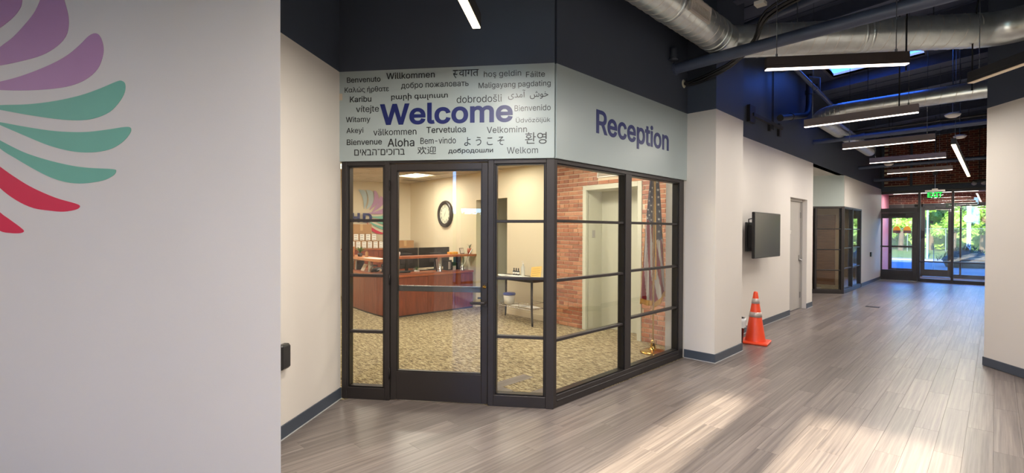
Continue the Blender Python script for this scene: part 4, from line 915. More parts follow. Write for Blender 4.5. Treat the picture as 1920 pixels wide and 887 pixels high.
# exit sign
t = empty('exit_sign', (-1.16, 17.0, 2.48), 0, label='green edge-lit exit sign with white housing hung before the entrance', cat='exit sign')
MB().box(-.20, .20, -.03, .03, .18, .225, ch=.006).build('housing', M['white'], t); MB().box(-.06, .06, -.035, .035, .225, .26, ch=.006).build('canopy', M['white'], t)
MB().box(-.17, .17, -.004, .004, 0, .18).build('sign_plate', M['clearp'], t)
word('EXIT', -.15, .15, .03, .165, t, M['green'], y=-.006, th=.001, bold=.03, name='letters'); flush_words()
MB().tube([(0, 0, .26), (0, 0, roofz(-1.16) - 2.48)], .011, 8).build('stem', M['pipe'], t); MB().box(-.05, .05, -.04, .04, .62, .75, ch=.005).build('junction_box', M['dark'], t)

# ================================================================== CORRIDOR OBJECTS
t = empty('wall_screen', (XW, 8.15, 1.52), PI / 2, label='black flat wall screen on a pull-out bracket in the corridor', cat='television')
# mount frame: x along wall, -y out
MB().box(-.62, .58, -.245, -.205, -.345, .345, ch=.006).build('panel_body', M['black'], t); MB().box(-.607, .567, -.248, -.2445, -.332, .332).build('screen', M['screen'], t)
MB().box(-.02, .02, -.249, -.245, -.343, -.337).build('badge', M['steel'], t)
q = MB(); q.box(-.42, .38, -.205, -.15, -.25, .22, ch=.01); q.build('rear_housing', M['black'], t)
q = MB(); q.box(-.3, .28, -.03, 0, -.25, .20); q.box(-.26, -.21, -.16, -.03, -.2, .16); q.box(.17, .22, -.16, -.03, -.2, .16); q.tube([(-.36, -.12, .15), (-.43, -.1, .15), (-.44, -.1, .24), (-.36, -.15, .26)], .009, 8); q.build('wall_bracket', M['dark'], t)
# cone
t = empty('traffic_cone', (-2.40, 7.28, 0), math.radians(8), label='orange traffic cone with two reflective bands beside the pillar', cat='traffic cone')
MB().box(-.18, .18, -.18, .18, 0, .035, ch=.012).build('base', M['orange'], t)
MB().lathe([(.135, .03), (.13, .05), (.028, .71), (.024, .725), (0, .727)], 32).build('cone_body', M['orange'], t)
for z0, z1 in ((.37, .44), (.56, .63)):
    rr = lambda z: .13 - (z - .05) / .66 * .102 + .003
    q = MB(); q.lathe([(rr(z0) - .004, z0), (rr(z0) + .002, z0), (rr(z1) + .002, z1), (rr(z1) - .004, z1)], 32); q.build('reflective_band', M['refl'], t)
# trash can
t = empty('trash_can', (-2.56, 6.90, 0), 0, label='black waste bin with white liner half hidden behind the pillar', cat='trash can')
q = MB(); q.lathe([(0, .01), (.11, .01), (.115, 0), (.145, .38), (.150, .385), (.142, .385), (.112, .02), (0, .02)], 28); q.build('bin_body', M['black'], t)
q = MB(); n = 40; rows = [(.140, .30), (.148, .39), (.158, .395), (.16, .35), (.156, .30), (.161, .27)]; vs = []
for r_, z_ in rows:
    for k in range(n):
        th = 2 * PI * k / n; w_ = 1 + .025 * math.sin(k * 3.1 + z_ * 40) + random.uniform(-.012, .012); vs.append((r_ * w_ * math.cos(th), r_ * w_ * math.sin(th), z_ + random.uniform(-.008, .008) * (z_ < .38)))
q.add(vs, [(i * n + k, i * n + (k + 1) % n, (i + 1) * n + (k + 1) % n, (i + 1) * n + k) for i in range(len(rows) - 1) for k in range(n)], 0, True); q.build('liner', M['bag'], t)
# floor box
t = empty('floor_outlet', (-1.83, 12.6, 0), 0, label='dark rectangular floor outlet cover in the corridor floor', cat='floor outlet'); MB().box(-.12, .12, -.09, .09, 0, .004, ch=.002).build('cover', M['dark'], t); MB().box(-.09, .09, -.06, .06, .004, .006, ch=.001).build('lid', M['bead'], t)
# black wall boxes
t = empty('wall_box', (-3.758, 1.327, .63), rz_of(GA), label='black box on the side wall beside the foreground wall', cat='wall box'); MB().box(-.06, .045, -.055, 0, -.095, .09, ch=.012).build('box_body', M['black'], t); MB().box(-.05, .035, -.058, -.054, -.08, .075, ch=.002).build('face_plate', M['dark'], t)
t = empty('wall_box', (XW, 18.44, .9), PI / 2, label='small black door opener plate on the cream wall near the entrance', cat='wall box'); MB().box(-.1, .06, -.035, 0, -.07, .07, ch=.008).build('box_body', M['black'], t); MB().box(.065, .14, -.008, 0, -.055, .055, ch=.002).build('back_plate', M['steel'], t)

# ================================================================== RECEPTION ROOM OBJECTS
# clock: world position on the clock wall
def aw(s, off=0): p = A - AD * s + Vector((-AD.y, AD.x)) * (-off) * -1 * -1; return p
AN = Vector((AD.y, -AD.x))                      # out of the clock wall into the room
def apos(s, off, z): p = A - AD * s + AN * off; return (p.x, p.y, z)
t = empty('wall_clock', apos(5.786, 0, 1.953), RA, label='round wall clock with wide black frame on the cream wall', cat='clock')
MB().lathe([(.215, .015), (.218, .045), (.225, .05), (.235, .04), (.245, .055), (.27, .06), (.295, .045), (.305, .02), (.305, 0), (0, 0)], 48, axis='y').build('frame', M['clockf'], t)
MB().lathe([(0, .022), (.218, .022), (.218, .0)], 48, axis='y', smooth=False).build('clock_face', M['clock'], t)
for k in range(1, 13):
    a = PI / 2 - k * PI / 6
    word(str(k), .168 * math.cos(a) - (.028 if k > 9 else .016), .168 * math.cos(a) + (.028 if k > 9 else .016), .168 * math.sin(a) - .026, .168 * math.sin(a) + .026, t, M['ink'], y=-.0245, th=.001, bold=.01, name='numeral')
flush_words()
q = MB()
for ang, l_, w_ in ((math.radians(60), .15, .010), (math.radians(240), .10, .014)):
    d = Vector((math.cos(ang), math.sin(ang))); n_ = Vector((-d.y, d.x)) * w_ / 2; a, b = d * -.02, d * l_
    q.add([(a.x + n_.x, -.028, a.y + n_.y), (a.x - n_.x, -.028, a.y - n_.y), (b.x - n_.x * .3, -.028, b.y - n_.y * .3), (b.x + n_.x * .3, -.028, b.y + n_.y * .3)], [(0, 1, 2, 3), (3, 2, 1, 0)])
q.build('hands', M['ink'], t)
MB().lathe([(0, .05), (.214, .05)], 48, axis='y', smooth=False).build('clock_glass', M['glass'], t)
# light switch in recess, vent above the recess
t = empty('light_switch', apos(1.62, -.17, 1.53), RA + PI / 2, label='grey light switch plate inside the brick wall recess', cat='light switch'); MB().box(-.035, .035, -.006, 0, -.06, .06, ch=.002).build('plate', M['silver'], t); MB().box(-.006, .006, -.012, -.006, -.014, .014, ch=.002).build('toggle', M['silver'], t)
t = empty('wall_vent', apos(1.2, 0, 2.49), RA, label='white framed air vent high in the brick wall above the recess', cat='vent')
q = MB(); q.box(-.20, -.18, -.012, .03, -.09, .09); q.box(.18, .20, -.012, .03, -.09, .09); q.box(-.18, .18, -.012, .03, .07, .09); q.box(-.18, .18, -.012, .03, -.09, -.07); q.build('frame', M['paper'], t); MB().box(-.18, .18, .01, .02, -.07, .07).build('back', M['dark'], t)
for k in range(5): MB().box(-.18, .18, -.004, .008, -.06 + k * .027, -.048 + k * .027).build('slat', M['silver'], t)
# side table
TS, TO = 3.06, .32
t = empty('side_table', apos(2.90, .33, 0), RA, label='narrow black table with lower wire shelf against the cream wall', cat='table')
q = MB(); q.box(-.56, .56, -.19, .19, .755, .785, ch=.006); q.build('tabletop', M['black'], t)
for sx in (-1, 1):
    for sy in (-1, 1):
        q = MB(); q.tube([(sx * .53, sy * .16, .755), (sx * .53, sy * .16, .3), (sx * .57, sy * .18, 0)], [.021, .019, .016], 8); q.build('leg', M['black'], t)
q = MB(); q.box(-.53, .53, -.16, .16, .715, .755); q.build('apron', M['black'], t)
q = MB()
for k in range(16): x = -.52 + k * .0693; q.tube([(x, -.16, .265), (x, .16, .265)], .004, 5)
for y in (-.16, 0, .16): q.tube([(-.53, y, .26), (.53, y, .26)], .005, 5)
q.tube([(.2, -.16, .27), (.2, -.16, .36), (.5, -.16, .36), (.5, .16, .36), (.2, .16, .36)], .004, 5); q.build('wire_shelf', M['steel'], t)
def on_table(dx, dy, z=.785): 
    p = A - AD * 2.90 + AN * .33 + AD * dx + AN * dy; return (p.x, p.y, z)
t = empty('paper_sheets', on_table(-.02, .02), RA, label='white sheets spread over the black side table', cat='paper')
for a in ((-.46, -.1, .02), (-.2, -.02, -.05), (.1, -.04, .04), (.25, 0, -.1)):
    MB().box(a[0], a[0] + .30, a[1] - .1, a[1] + .12, .0, .003, rot=Matrix.Rotation(a[2], 3, 'Z')).build('sheet', M['paper'], t)
for k, (dx, lb) in enumerate(((-.185, 'leftmost of the three small dark bottles on the side table'), (-.125, 'middle of the three small dark bottles on the side table'), (-.065, 'rightmost of the three small dark bottles on the side table'))):
    t = empty('small_bottle', on_table(dx, -.06, .7885), RA, label=lb, cat='bottle', group='small bottles on the side table')
    MB().lathe([(0, 0), (.022, 0), (.023, .01), (.023, .07), (.01, .085), (.009, .10), (0, .10)], 14).build('body', M['black'], t); MB().lathe([(.0232, .02), (.0236, .02), (.0236, .055), (.0232, .055)], 14).build('paper_label', M['paper'], t); MB().lathe([(0, .125), (.010, .125), (.012, .10), (0, .10)], 12).build('cap', M['dark'], t)
t = empty('sanitizer_bottle', on_table(.07, -.05, .7885), RA, label='clear pump bottle of white sanitizer on the side table', cat='bottle')
MB().lathe([(0, 0), (.032, 0), (.034, .01), (.034, .15), (.014, .185), (.013, .2), (0, .2)], 18).build('body', mat('milky_plastic', (206, 208, 200), .25), t); MB().lathe([(0, .225), (.016, .225), (.016, .2), (0, .2)], 14).build('collar', M['paper'], t)
q = MB(); q.tube([(0, 0, .22), (0, 0, .255), (-.04, 0, .25)], .005, 8); q.build('pump', M['paper'], t)
t = empty('yellow_sign', on_table(.42, -.02, .786), RA, label='yellow handwritten notice card leaning at the right end of the side table', cat='notice')
RT = Matrix.Rotation(-.28, 3, 'X') @ Matrix.Rotation(-.12, 3, 'Y')
MB().box(-.125, .125, -.0015, .0015, .0, .19, rot=RT, piv=(0, 0, 0)).build('card', M['yellow'], t)
q = MB()
random.seed(3)
for r_ in range(4):
    x = -.09 + (.02 if r_ == 0 else 0)
    while x < .08:
        w_ = random.uniform(.012, .03); q.box(x, x + w_, -.003, -.0016, .148 - r_ * .036, .152 - r_ * .036, rot=RT, piv=(0, 0, 0)); x += w_ + .012
q.build('handwriting', M['ink'], t)
t = empty('wipes_bucket', (apos(2.90, .33, 0)[0] - .24, apos(2.90, .33, 0)[1] + .02, .27), 0, label='white tub with blue lid on the lower shelf of the side table', cat='bucket')
MB().lathe([(0, 0), (.09, 0), (.105, .17), (0, .17)], 24).build('tub', M['paper'], t); MB().lathe([(.112, .165), (.112, .19), (.1, .2), (0, .2)], 24).build('lid', M['bluep'], t)
t = empty('papers', (apos(2.90, .33, 0)[0] + .1, apos(2.90, .33, 0)[1], .271), RA, label='loose white papers lying on the lower shelf of the side table', cat='paper')
for a in ((-.2, -.1, .1), (.05, -.08, -.15)): MB().box(a[0], a[0] + .3, a[1], a[1] + .2, 0, .004, rot=Matrix.Rotation(a[2], 3, 'Z')).build('sheet', M['paper'], t)
# flag
t = empty('flag_on_stand', (-3.13, 5.72, 0), 0, label='draped red, white and blue flag with gold fringe on a brass floor stand', cat='flag')
MB().lathe([(0, 0), (.165, 0), (.168, .012), (.15, .028), (.08, .04), (.04, .055), (.034, .09), (.03, .12), (.034, .15), (.02, .17), (0, .17)], 40).build('stand_base', M['brass'], t)
q = MB(); q.tube([(0, 0, .15), (0, 0, 2.52)], .0125, 14); q.lathe([(0, 2.62), (.02, 2.58), (.03, 2.55), (.012, 2.52), (0, 2.52)], 14); q.build('pole', M['brass'], t)
RI = Vector((math.cos(math.radians(45)), math.sin(math.radians(45)), 0)); BK = Vector((-RI.y, RI.x, 0))
def lobe(side, zt, zb_in, zb_out, wt, wb, nfold, ph):
    """one hanging half of the flag: grid, a = across (0 at the pole), b = down"""
    NA, NB = 36, 72; vs = []; 
    def P_(a, b):
        wv = wt + (wb - wt) * (b ** .8); zb = zb_in + (zb_out - zb_in) * a; z = zt + (zb - zt) * b
        if b < .001: z -= a * .02
        u = a * wv * side; dep = .035 * math.sin(a * nfold * PI + ph) * (.25 + .75 * b) - .03 * a
        return RI * (u + .014 * side) + BK * dep + Vector((0, 0, z))
    for i in range(NB + 1):
        for j in range(NA + 1): vs.append(P_(j / NA, i / NB))
    fs = {'r': [], 'w': [], 'b': [], 'g': []}
    for i in range(NB):
        for j in range(NA):
            a, b = (j + .5) / NA, (i + .5) / NB
            f = (i * (NA + 1) + j, i * (NA + 1) + j + 1, (i + 1) * (NA + 1) + j + 1, (i + 1) * (NA + 1) + j)
            if b > .955 or a > .965 and b > .45: k = 'g'
            elif b < (.40 - .08 * a if side < 0 else .50 + .05 * a): k = 'b'
            else:
                sidx = (a * 3.2 + b * (3.4 if side < 0 else -5.2) + (0.2 if side < 0 else 4)) ; k = 'r' if int(math.floor(sidx)) % 2 else 'w'
            fs[k].append(f)
    return vs, fs, P_
for side, args in ((-1, (2.30, .60, .64, .035, .175, 3.2, .4)), (1, (2.36, .56, .74, .03, .14, 2.6, 1.0))):
    vs, fs, P_ = lobe(side, *args)
    q = MB(); q.v = [tuple(v) for v in vs]
    for k, c_ in (('r', 0), ('w', 1), ('b', 2), ('g', 3)):
        for f in fs[k]: q.f.append(f); q.mi.append(c_); q.sm.append(True)
    fo = q.build('flag_half', [M['flagr'], M['flagw'], M['flagb'], M['gold']], t)
    m_ = fo.modifiers.new('s', 'SOLIDIFY'); m_.thickness = .003
    rows_ = [(.3, .10), (.62, .13), (.25, .17), (.66, .2), (.4, .235), (.8, .27), (.2, .28), (.55, .31), (.3, .345), (.8, .335)]
    if side > 0: rows_ = [(.4, .09), (.5, .15), (.55, .205), (.5, .26), (.6, .315), (.5, .37), (.65, .42), (.45, .46)]
    for a, b in rows_:
        c_ = P_(a, b); n_ = -BK; r_ = .021 if side > 0 else .017; m = MB(); pts = []
        for k in range(10):
            rr = r_ if k % 2 == 0 else r_ * .42; an = PI / 2 + k * PI / 5; pts.append(c_ - BK * .006 + RI * rr * math.cos(an) + Vector((0, 0, rr * math.sin(an))))
        m.add(pts, [tuple(range(10))]); m.build('star', M['flagw'], fo)
q = MB(); q.tube([(RI.x * .002 - BK.x * .03, RI.y * .002 - BK.y * .03, 2.3), (RI.x * .015 - BK.x * .045, RI.y * .015 - BK.y * .045, 1.2), (RI.x * .01 - BK.x * .05, RI.y * .01 - BK.y * .05, .95)], .010, 8); q.build('gold_cord', M['gold'], t)
# reception desk
t = empty('reception_desk', (-7.6, 4.6, 0), 0, label='cherry wood reception desk with raised counters on steel posts', cat='desk')
ox, oy = -7.6, 4.6
front = [(-9.75, 4.74), (-9.2, 4.66), (-8.6, 4.58), (-8.05, 4.54), (-7.72, 4.55), (-7.61, 4.68), (-7.60, 5.35), (-7.60, 6.0), (-7.60, 6.47)]
fl_ = [Vector((x - ox, y - oy)) for x, y in front]
for i, (a, b) in enumerate(zip(fl_[:-1], fl_[1:])):
    d = (b - a).normalized(); n_ = Vector((-d.y, d.x)); g_ = .004
    q = MB(); q.prism([tuple(a + d * g_), tuple(b - d * g_), tuple(b - d * g_ + n_ * .03), tuple(a + d * g_ + n_ * .03)], .03, .725)
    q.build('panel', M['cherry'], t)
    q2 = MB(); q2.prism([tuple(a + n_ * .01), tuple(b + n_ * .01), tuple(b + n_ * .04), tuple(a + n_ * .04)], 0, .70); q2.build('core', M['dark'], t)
def offset_line(pts, o):
    out = []
    for i, p in enumerate(pts):
        d = (pts[min(i + 1, len(pts) - 1)] - pts[max(i - 1, 0)]).normalized(); n_ = Vector((-d.y, d.x)); out.append(p + n_ * o)
    return out
def ribbon(pts, o0, o1, z0, z1): return MB().prism([tuple(p) for p in offset_line(pts, o0)] + [tuple(p) for p in offset_line(pts, o1)][::-1], z0, z1)
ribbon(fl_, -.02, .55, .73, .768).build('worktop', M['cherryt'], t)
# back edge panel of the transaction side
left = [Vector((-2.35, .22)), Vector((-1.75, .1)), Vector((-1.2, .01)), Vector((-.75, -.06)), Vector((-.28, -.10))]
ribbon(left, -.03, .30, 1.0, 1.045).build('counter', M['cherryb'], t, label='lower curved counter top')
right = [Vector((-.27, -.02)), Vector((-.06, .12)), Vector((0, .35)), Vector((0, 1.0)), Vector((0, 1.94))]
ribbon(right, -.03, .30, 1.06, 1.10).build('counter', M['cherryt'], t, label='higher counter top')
for x, y, z in ((-1.03, .13, 1.0), (-1.95, .28, 1.0), (-.17, 1.15, 1.06), (-.17, 1.72, 1.06), (-.22, .22, 1.06)):
    MB().lathe([(0, .768), (.055, .768), (.055, .775), (.046, .78), (.046, z - .008), (.055, z - .003), (.055, z), (0, z)], 24, (x, y, 0)).build('post', M['steel'], t, label='brushed steel post')
# monitors (seen from the back)
for k, (y0, y1, lb) in enumerate(((5.02, 5.60, 'left black monitor back behind the raised counter'), (5.62, 6.39, 'wide right black monitor back behind the raised counter'))):
    c_ = (y0 + y1) / 2; t = empty('monitor', (-8.3, c_, .769), 0, label=lb, cat='monitor', group='reception monitors'); hw = (y1 - y0) / 2
    MB().box(-.02, .015, -hw, hw, .05, .462, ch=.008).build('panel_body', M['black'], t)
    MB().box(.015, .04, -.14, .14, .14, .36, ch=.01).build('rear_housing', M['dark'], t); MB().box(.02, .05, -.03, .03, .008, .3, ch=.004).build('neck', M['black'], t); MB().box(-.1, .16, -.13, .13, 0, .012, ch=.004).build('foot', M['black'], t); MB().box(-.023, -.0202, -hw + .012, hw - .012, .065, .45).build('screen', M['screen'], t)
# credenza by the logo wall and boxes
def lp(s, off, z): n_ = Vector((LD.y, -LD.x)); p = LB + LD * s + n_ * off; return (p.x, p.y, z)
t = empty('credenza', lp(-.75, .36, 0), RL, label='cherry wood storage cabinet below the pinwheel logo', cat='cabinet')
MB().box(-.85, .77, -.18, .16, .03, 1.12).build('body', M['cherry'], t); MB().box(-.87, .79, -.2, .16, 1.12, 1.15, ch=.004).build('top', M['cherryt'], t)
for k in range(4):
    d_ = MB().box(-.845 + k * .405, -.845 + k * .405 + .397, -.20, -.18, .06, 1.10, ch=.002).build('door', M['cherry'], t); MB().box(-.845 + k * .405 + .36, -.845 + k * .405 + .37, -.22, -.2, .55, .67, ch=.002).build('handle', M['steel'], d_)
def carton(s, off, z, w_, d_, h_, lb, label_front=False, tape=True, grp=None):
    t = empty('cardboard_box', lp(s, off, z), RL, label=lb, cat='box', group=grp)
    MB().box(-w_ / 2, w_ / 2, -d_ / 2, d_ / 2, 0, h_, ch=.003).build('carton', M['card'], t)
    if label_front:
        l_ = MB().box(-w_ * .36, w_ * .4, -d_ / 2 - .002, -d_ / 2, h_ * .1, h_ * .95).build('paper_label', M['paper'], t)
        q = MB()
        for r_ in range(3): q.box(-w_ * .28, w_ * random.uniform(.1, .32), -d_ / 2 - .003, -d_ / 2 - .002, h_ * (.2 + .28 * r_), h_ * (.2 + .28 * r_) + .008)
        q.build('print', M['ink'], l_)
    if tape:
        MB().box(-.03 if not label_front else -.01, .03 if not label_front else .01, -d_ / 2 - .002, d_ / 2, h_, h_ + .001).build('tape', M['cardd'], t)
        if not label_front: MB().box(-.03, .03, -d_ / 2 - .0015, -d_ / 2, h_ * .3, h_).build('tape', M['cardd'], t)
POSN = ['first', 'second', 'third', 'fourth', 'fifth', 'sixth']
for k in range(6): carton(-1.37 + k * .130, .38, 1.151, .122, .26, .178, POSN[k] + ' labelled carton from the left in the bottom row under the logo', True, grp='labelled cartons under the logo')
for k in range(4): carton(-1.29 + k * .135, .38, 1.331, .127, .26, .170, POSN[k] + ' labelled carton from the left in the upper row under the logo', True, grp='labelled cartons under the logo')
carton(-1.165, .38, 1.503, .455, .27, .222, 'large wide cardboard box on top of the labelled cartons')
carton(-.16, .38, 1.151, .41, .22, .19, 'lone cardboard box standing above the reception monitors')
# things on the counters
def plant(name, loc, lb, n, h, m, potm, pot, spread, lw=.012, cat='plant', z0=None):
    t = empty(name, loc, 0, label=lb, cat=cat); r_, ph_ = pot
    MB().lathe([(0, 0), (r_ * .75, 0), (r_, ph_ * .5), (r_ * .95, ph_), (r_ * .8, ph_), (r_ * .8, ph_ * .9), (0, ph_ * .9)], 20).build('pot', potm, t)
    random.seed(hash(name) % 7 + n); q = MB()
    for k in range(n):
        an = 2 * PI * k / n * 1.618 + random.uniform(-.3, .3); hh = h * random.uniform(.6, 1); sp = spread * random.uniform(.3, 1); d = Vector((math.cos(an), math.sin(an), 0)); s_ = Vector((-d.y, d.x, 0)); pts = []
        for i in range(6):
            u = i / 5; c_ = d * (sp * u ** 1.5) + Vector((0, 0, ph_ * .9 + hh * (u - .35 * u ** 3 * sp / spread))); w_ = lw * (1 - u) ** .6 * (.5 + u)
            pts += [c_ - s_ * w_, c_ + s_ * w_]
        q.add(pts, [(2 * i, 2 * i + 1, 2 * i + 3, 2 * i + 2) for i in range(5)], 0, True)
    q.build('leaves', m, t); return t
plant('spider_plant', (-9.15, 4.78, 1.046), 'spiky green potted plant on the lower left counter', 26, .20, M['leaf'], M['dark'], (.05, .07), .20, .014)
t = empty('wooden_holder', (-9.36, 4.70, 1.046), -.1, label='light wooden card display at the left end of the lower counter', cat='display'); MB().box(-.09, .09, -.03, .03, 0, .20, ch=.004).build('board', M['cherryb'], t); MB().box(-.07, .07, -.032, -.03, .02, .17).build('card', M['cardd'], t)
t = empty('wooden_block', (-8.84, 4.76, 1.046), .3, label='small tan wooden figure beside the spiky plant', cat='ornament'); MB().box(-.03, .03, -.02, .02, 0, .10, ch=.008).build('body', M['card'], t); MB().box(-.02, .02, -.02, .02, .10, .125, ch=.01).build('knob', M['card'], t)
t = empty('papers', (-8.25, 4.62, 1.046), .05, label='flat white papers lying on the lower counter', cat='paper'); MB().box(-.3, .1, -.08, .1, 0, .006).build('sheet', M['paper'], t); MB().box(.0, .3, -.1, .06, .0, .01).build('sheet', M['paper'], t)
plant('small_bottle_plant', (-7.78, 4.80, 1.101), 'dark plant in a white pot on the corner of the higher counter', 10, .14, M['leafd'], M['paper'], (.055, .08), .05, .016)
plant('succulent', (-7.98, 4.72, 1.101), 'slim dark vase with leaves at the left end of the higher counter', 7, .10, M['leafd'], M['black'], (.04, .13), .03, .012)
t = empty('yellow_box', (-7.83, 6.12, 1.101), PI / 2, label='low yellow box on the higher counter', cat='box'); MB().box(-.1, .1, -.05, .05, 0, .045, ch=.003).build('carton', M['sticko'], t)
for x in (-.05, .02): MB().box(x, x + .04, -.052, -.05, .008, .035).build('print', M['yellow'], t)
t = empty('framed_card', (-7.83, 6.38, 1.101), PI / 2 + .3, label='small white card in a dark frame on the higher counter', cat='picture frame')
RT2 = Matrix.Rotation(-.25, 3, 'X'); MB().box(-.075, .075, 0, .008, 0, .12, rot=RT2, piv=(0, 0, 0)).build('frame', M['bronze'], t); MB().box(-.066, .066, -.002, 0, .01, .112, rot=RT2, piv=(0, 0, 0)).build('card', M['paper'], t)
plant('flower_vase', (-7.82, 6.37 + .19, 1.101), 'round terracotta vase with stiff dry leaves on the higher counter', 9, .16, M['leafd'], M['terr'], (.05, .11), .10, .006)
t = empty('desk_organizer', (-7.95, 6.15, .769), PI / 2, label='black desk organizer holding papers under the higher counter', cat='organizer'); q = MB(); q.box(-.12, .1, -.08, .08, 0, .02); q.box(-.12, -.11, -.08, .08, 0, .2); q.box(.09, .1, -.08, .08, 0, .16); q.box(-.12, .1, .07, .08, 0, .2); q.box(-.02, -.01, -.08, .08, 0, .15); q.build('tray', M['black'], t); MB().box(-.10, -.03, -.05, .05, .02, .17).build('paper_stack', M['paper'], t); MB().box(.0, .08, -.09, -.085, .0, .09).build('note', M['paper'], t)
t = empty('file_folder', (-8.0, 6.4, .769), PI / 2, label='blue and black upright binders at the right end of the desk', cat='binder'); MB().box(-.1, .1, -.04, .04, 0, .14, ch=.004).build('lower_binder', M['black'], t); MB().box(-.1, .1, -.04, .04, .145, .27, ch=.004).build('upper_binder', mat('navy_binder', (52, 64, 96), .4), t)
t = empty('picture_stand', (-7.95, 5.86, .769), PI / 2, label='slanted dark framed sheet standing under the higher counter', cat='display'); RT3 = Matrix.Rotation(-.15, 3, 'Y'); MB().box(-.06, -.045, -.01, .01, 0, .27, rot=RT3, piv=(0, 0, 0)).build('edge', M['black'], t); MB().box(-.045, .07, -.005, .005, 0.0, .24, rot=RT3, piv=(0, 0, 0)).build('sheet', M['paper'], t)
t = empty('white_stick', (-7.62, 6.14, .80), 0, label='thin white stick leaning against the counter edge', cat='stick'); MB().tube([(.04, -.02, -.03), (-.0, .2, .24), (-.02, .34, .40)], [.004, .006, .012], 8).build('shaft', M['paper'], t)
t = empty('card_stand', (-8.95, 4.72, .773), -.15, label='tilted pale card stand between the posts under the lower counter', cat='display'); MB().box(-.1, .1, 0, .006, 0.0, .15, rot=Matrix.Rotation(-.5, 3, 'X'), piv=(0, 0, 0)).build('card', M['paper'], t)
random.seed(12)
bc = [(M['paper'], 'white'), (M['dark'], 'dark grey'), (M['greyw'], 'pale grey'), (M['black'], 'black'), (M['cherryb'], 'tan')]
for k in range(7):
    m_, nm = bc[k % 5]; w_ = .03
    t = empty('book', (-9.62 + k * .055, 4.86, .769), 0, label=nm + (' upright book, %s in the row at the left end of the desk' % ['first', 'second', 'third', 'fourth', 'fifth', 'sixth', 'seventh'][k]), cat='book', group='upright books under the lower counter')
    MB().box(-w_ / 2, w_ / 2, -.08, .08, 0, .18 + .012 * (k % 3), rot=Matrix.Rotation(.08 * (k % 2), 3, 'Y'), piv=(0, 0, 0)).build('cover', m_, t)
t = empty('phone', (-8.55, 4.82, .788), .2, label='black desk phone under the lower counter beside the steel post', cat='phone'); MB().box(-.1, .1, -.09, .09, 0, .05, ch=.015, rot=Matrix.Rotation(.2, 3, 'X')).build('body', M['black'], t); MB().tube([(-.09, -.07, .08), (-.09, 0, .10), (-.09, .08, .09)], .02, 10).build('handset', M['black'], t)
t = empty('soft_toy', (-8.28, 4.80, .769), 0, label='small black and white plush figure under the lower counter', cat='toy')
MB().lathe([(0, 0), (.05, .01), (.06, .05), (.045, .09), (0, .1)], 18).build('body', M['black'], t); MB().lathe([(0, .09), (.035, .1), (.045, .13), (.03, .165), (0, .175)], 18).build('head', M['black'], t); MB().lathe([(0, -.03), (.03, -.02), (.034, 0), (.03, .02), (0, .03)], 14, (.0, -.04, .05)).build('belly', M['paper'], t)
t = empty('pen_cup', (-7.98, 5.36, .769), 0, label='small potted clump beside the steel post on the worktop', cat='plant')
MB().lathe([(0, 0), (.05, 0), (.055, .03), (0, .03)], 16).build('dish', M['paper'], t); q = MB()
for k in range(12): q.tube([(0, 0, .03), (.04 * math.cos(k * 2.4), .04 * math.sin(k * 2.4), .08 + .003 * k)], .003, 5)
q.build('leaves', M['leaf'], t)
t = empty('keyboard', (-8.02, 5.0, .769), PI / 2, label='black keyboard lying on the worktop near the corner', cat='keyboard'); MB().box(-.2, .2, -.07, .07, 0, .022, ch=.006).build('body', M['black'], t); q = MB()
for i in range(14):
    for j in range(4): q.box(-.19 + i * .0272, -.168 + i * .0272, -.06 + j * .03, -.036 + j * .03, .022, .027)
q.build('keycaps', M['dark'], t, kind='stuff')

# ================================================================== OUTDOORS
def tree(x, y, h, w, lb, seed):
    random.seed(seed); t = empty('tree', (x, y, -.05), 0, label=lb, cat='tree', group='trees beyond the street fence')
    MB().tube([(0, 0, 0), (.1, 0, h * .3), (0, .1, h * .6)], [.22, .17, .1], 10).build('trunk', M['bark'], t)
    blobs = [(random.uniform(-.75, .75) * w, random.uniform(-.4, .4) * w, h * random.uniform(.2, .9), w * random.uniform(.35, .55)) for _ in range(14)]
    vs = []; fs = []
    for k in range(3400):
        bx, by, bz, br = random.choice(blobs); d = Vector((random.gauss(0, 1), random.gauss(0, 1), random.gauss(0, 1))).normalized() * br * random.uniform(.8, 1.05); c_ = Vector((bx, by, bz)) + d
        a = Vector((random.gauss(0, 1), random.gauss(0, 1), random.gauss(0, 1))).normalized(); b = a.cross(d.normalized()); b = b.normalized() if b.length > .01 else Vector((1, 0, 0)); s_ = random.uniform(.10, .22)
        o_ = len(vs); vs += [c_ - b * s_ * .5, c_ + a * s_, c_ + b * s_ * .5, c_ - a * s_]; fs.append((o_, o_ + 1, o_ + 2, o_ + 3))
    q = MB(); q.add(vs, fs); q.build('foliage', M['foliage'], t, kind='stuff'); q = MB()
    for bx, by, bz, br in blobs:
        n = 10
        q.lathe([(0, -br * .85), (br * .55, -br * .65), (br * .85, 0), (br * .55, br * .65), (0, br * .85)], n, (bx, by, bz))
    q.build('inner_crown', M['foliage'], t)
TL = ['leafy tree beyond the fence, seen through the left entrance door', 'leafy tree beyond the fence, right of the entrance door', 'leafy tree beyond the fence behind the thin blue pole', 'leafy tree beyond the fence behind the middle mullion', 'leafy tree beyond the fence left of the white post', 'leafy tree beyond the fence behind the white post', 'leafy tree at the far left end of the fence', 'leafy tree at the far right end of the fence', 'leafy tree beyond the fence reflected in the second vestibule']
for k, (x, y) in enumerate(((-9.9, 57.5), (-6.3, 57.5), (-2.7, 57.5), (.9, 57.5), (-11.7, 62), (-8.1, 62), (-4.5, 62), (-.9, 62), (4.6, 57.5))):
    tree(x, y, 7.4 + .7 * math.sin(k * 2.1) + (3 < k < 8) * 1.0, 1.45, TL[k], 40 + k)
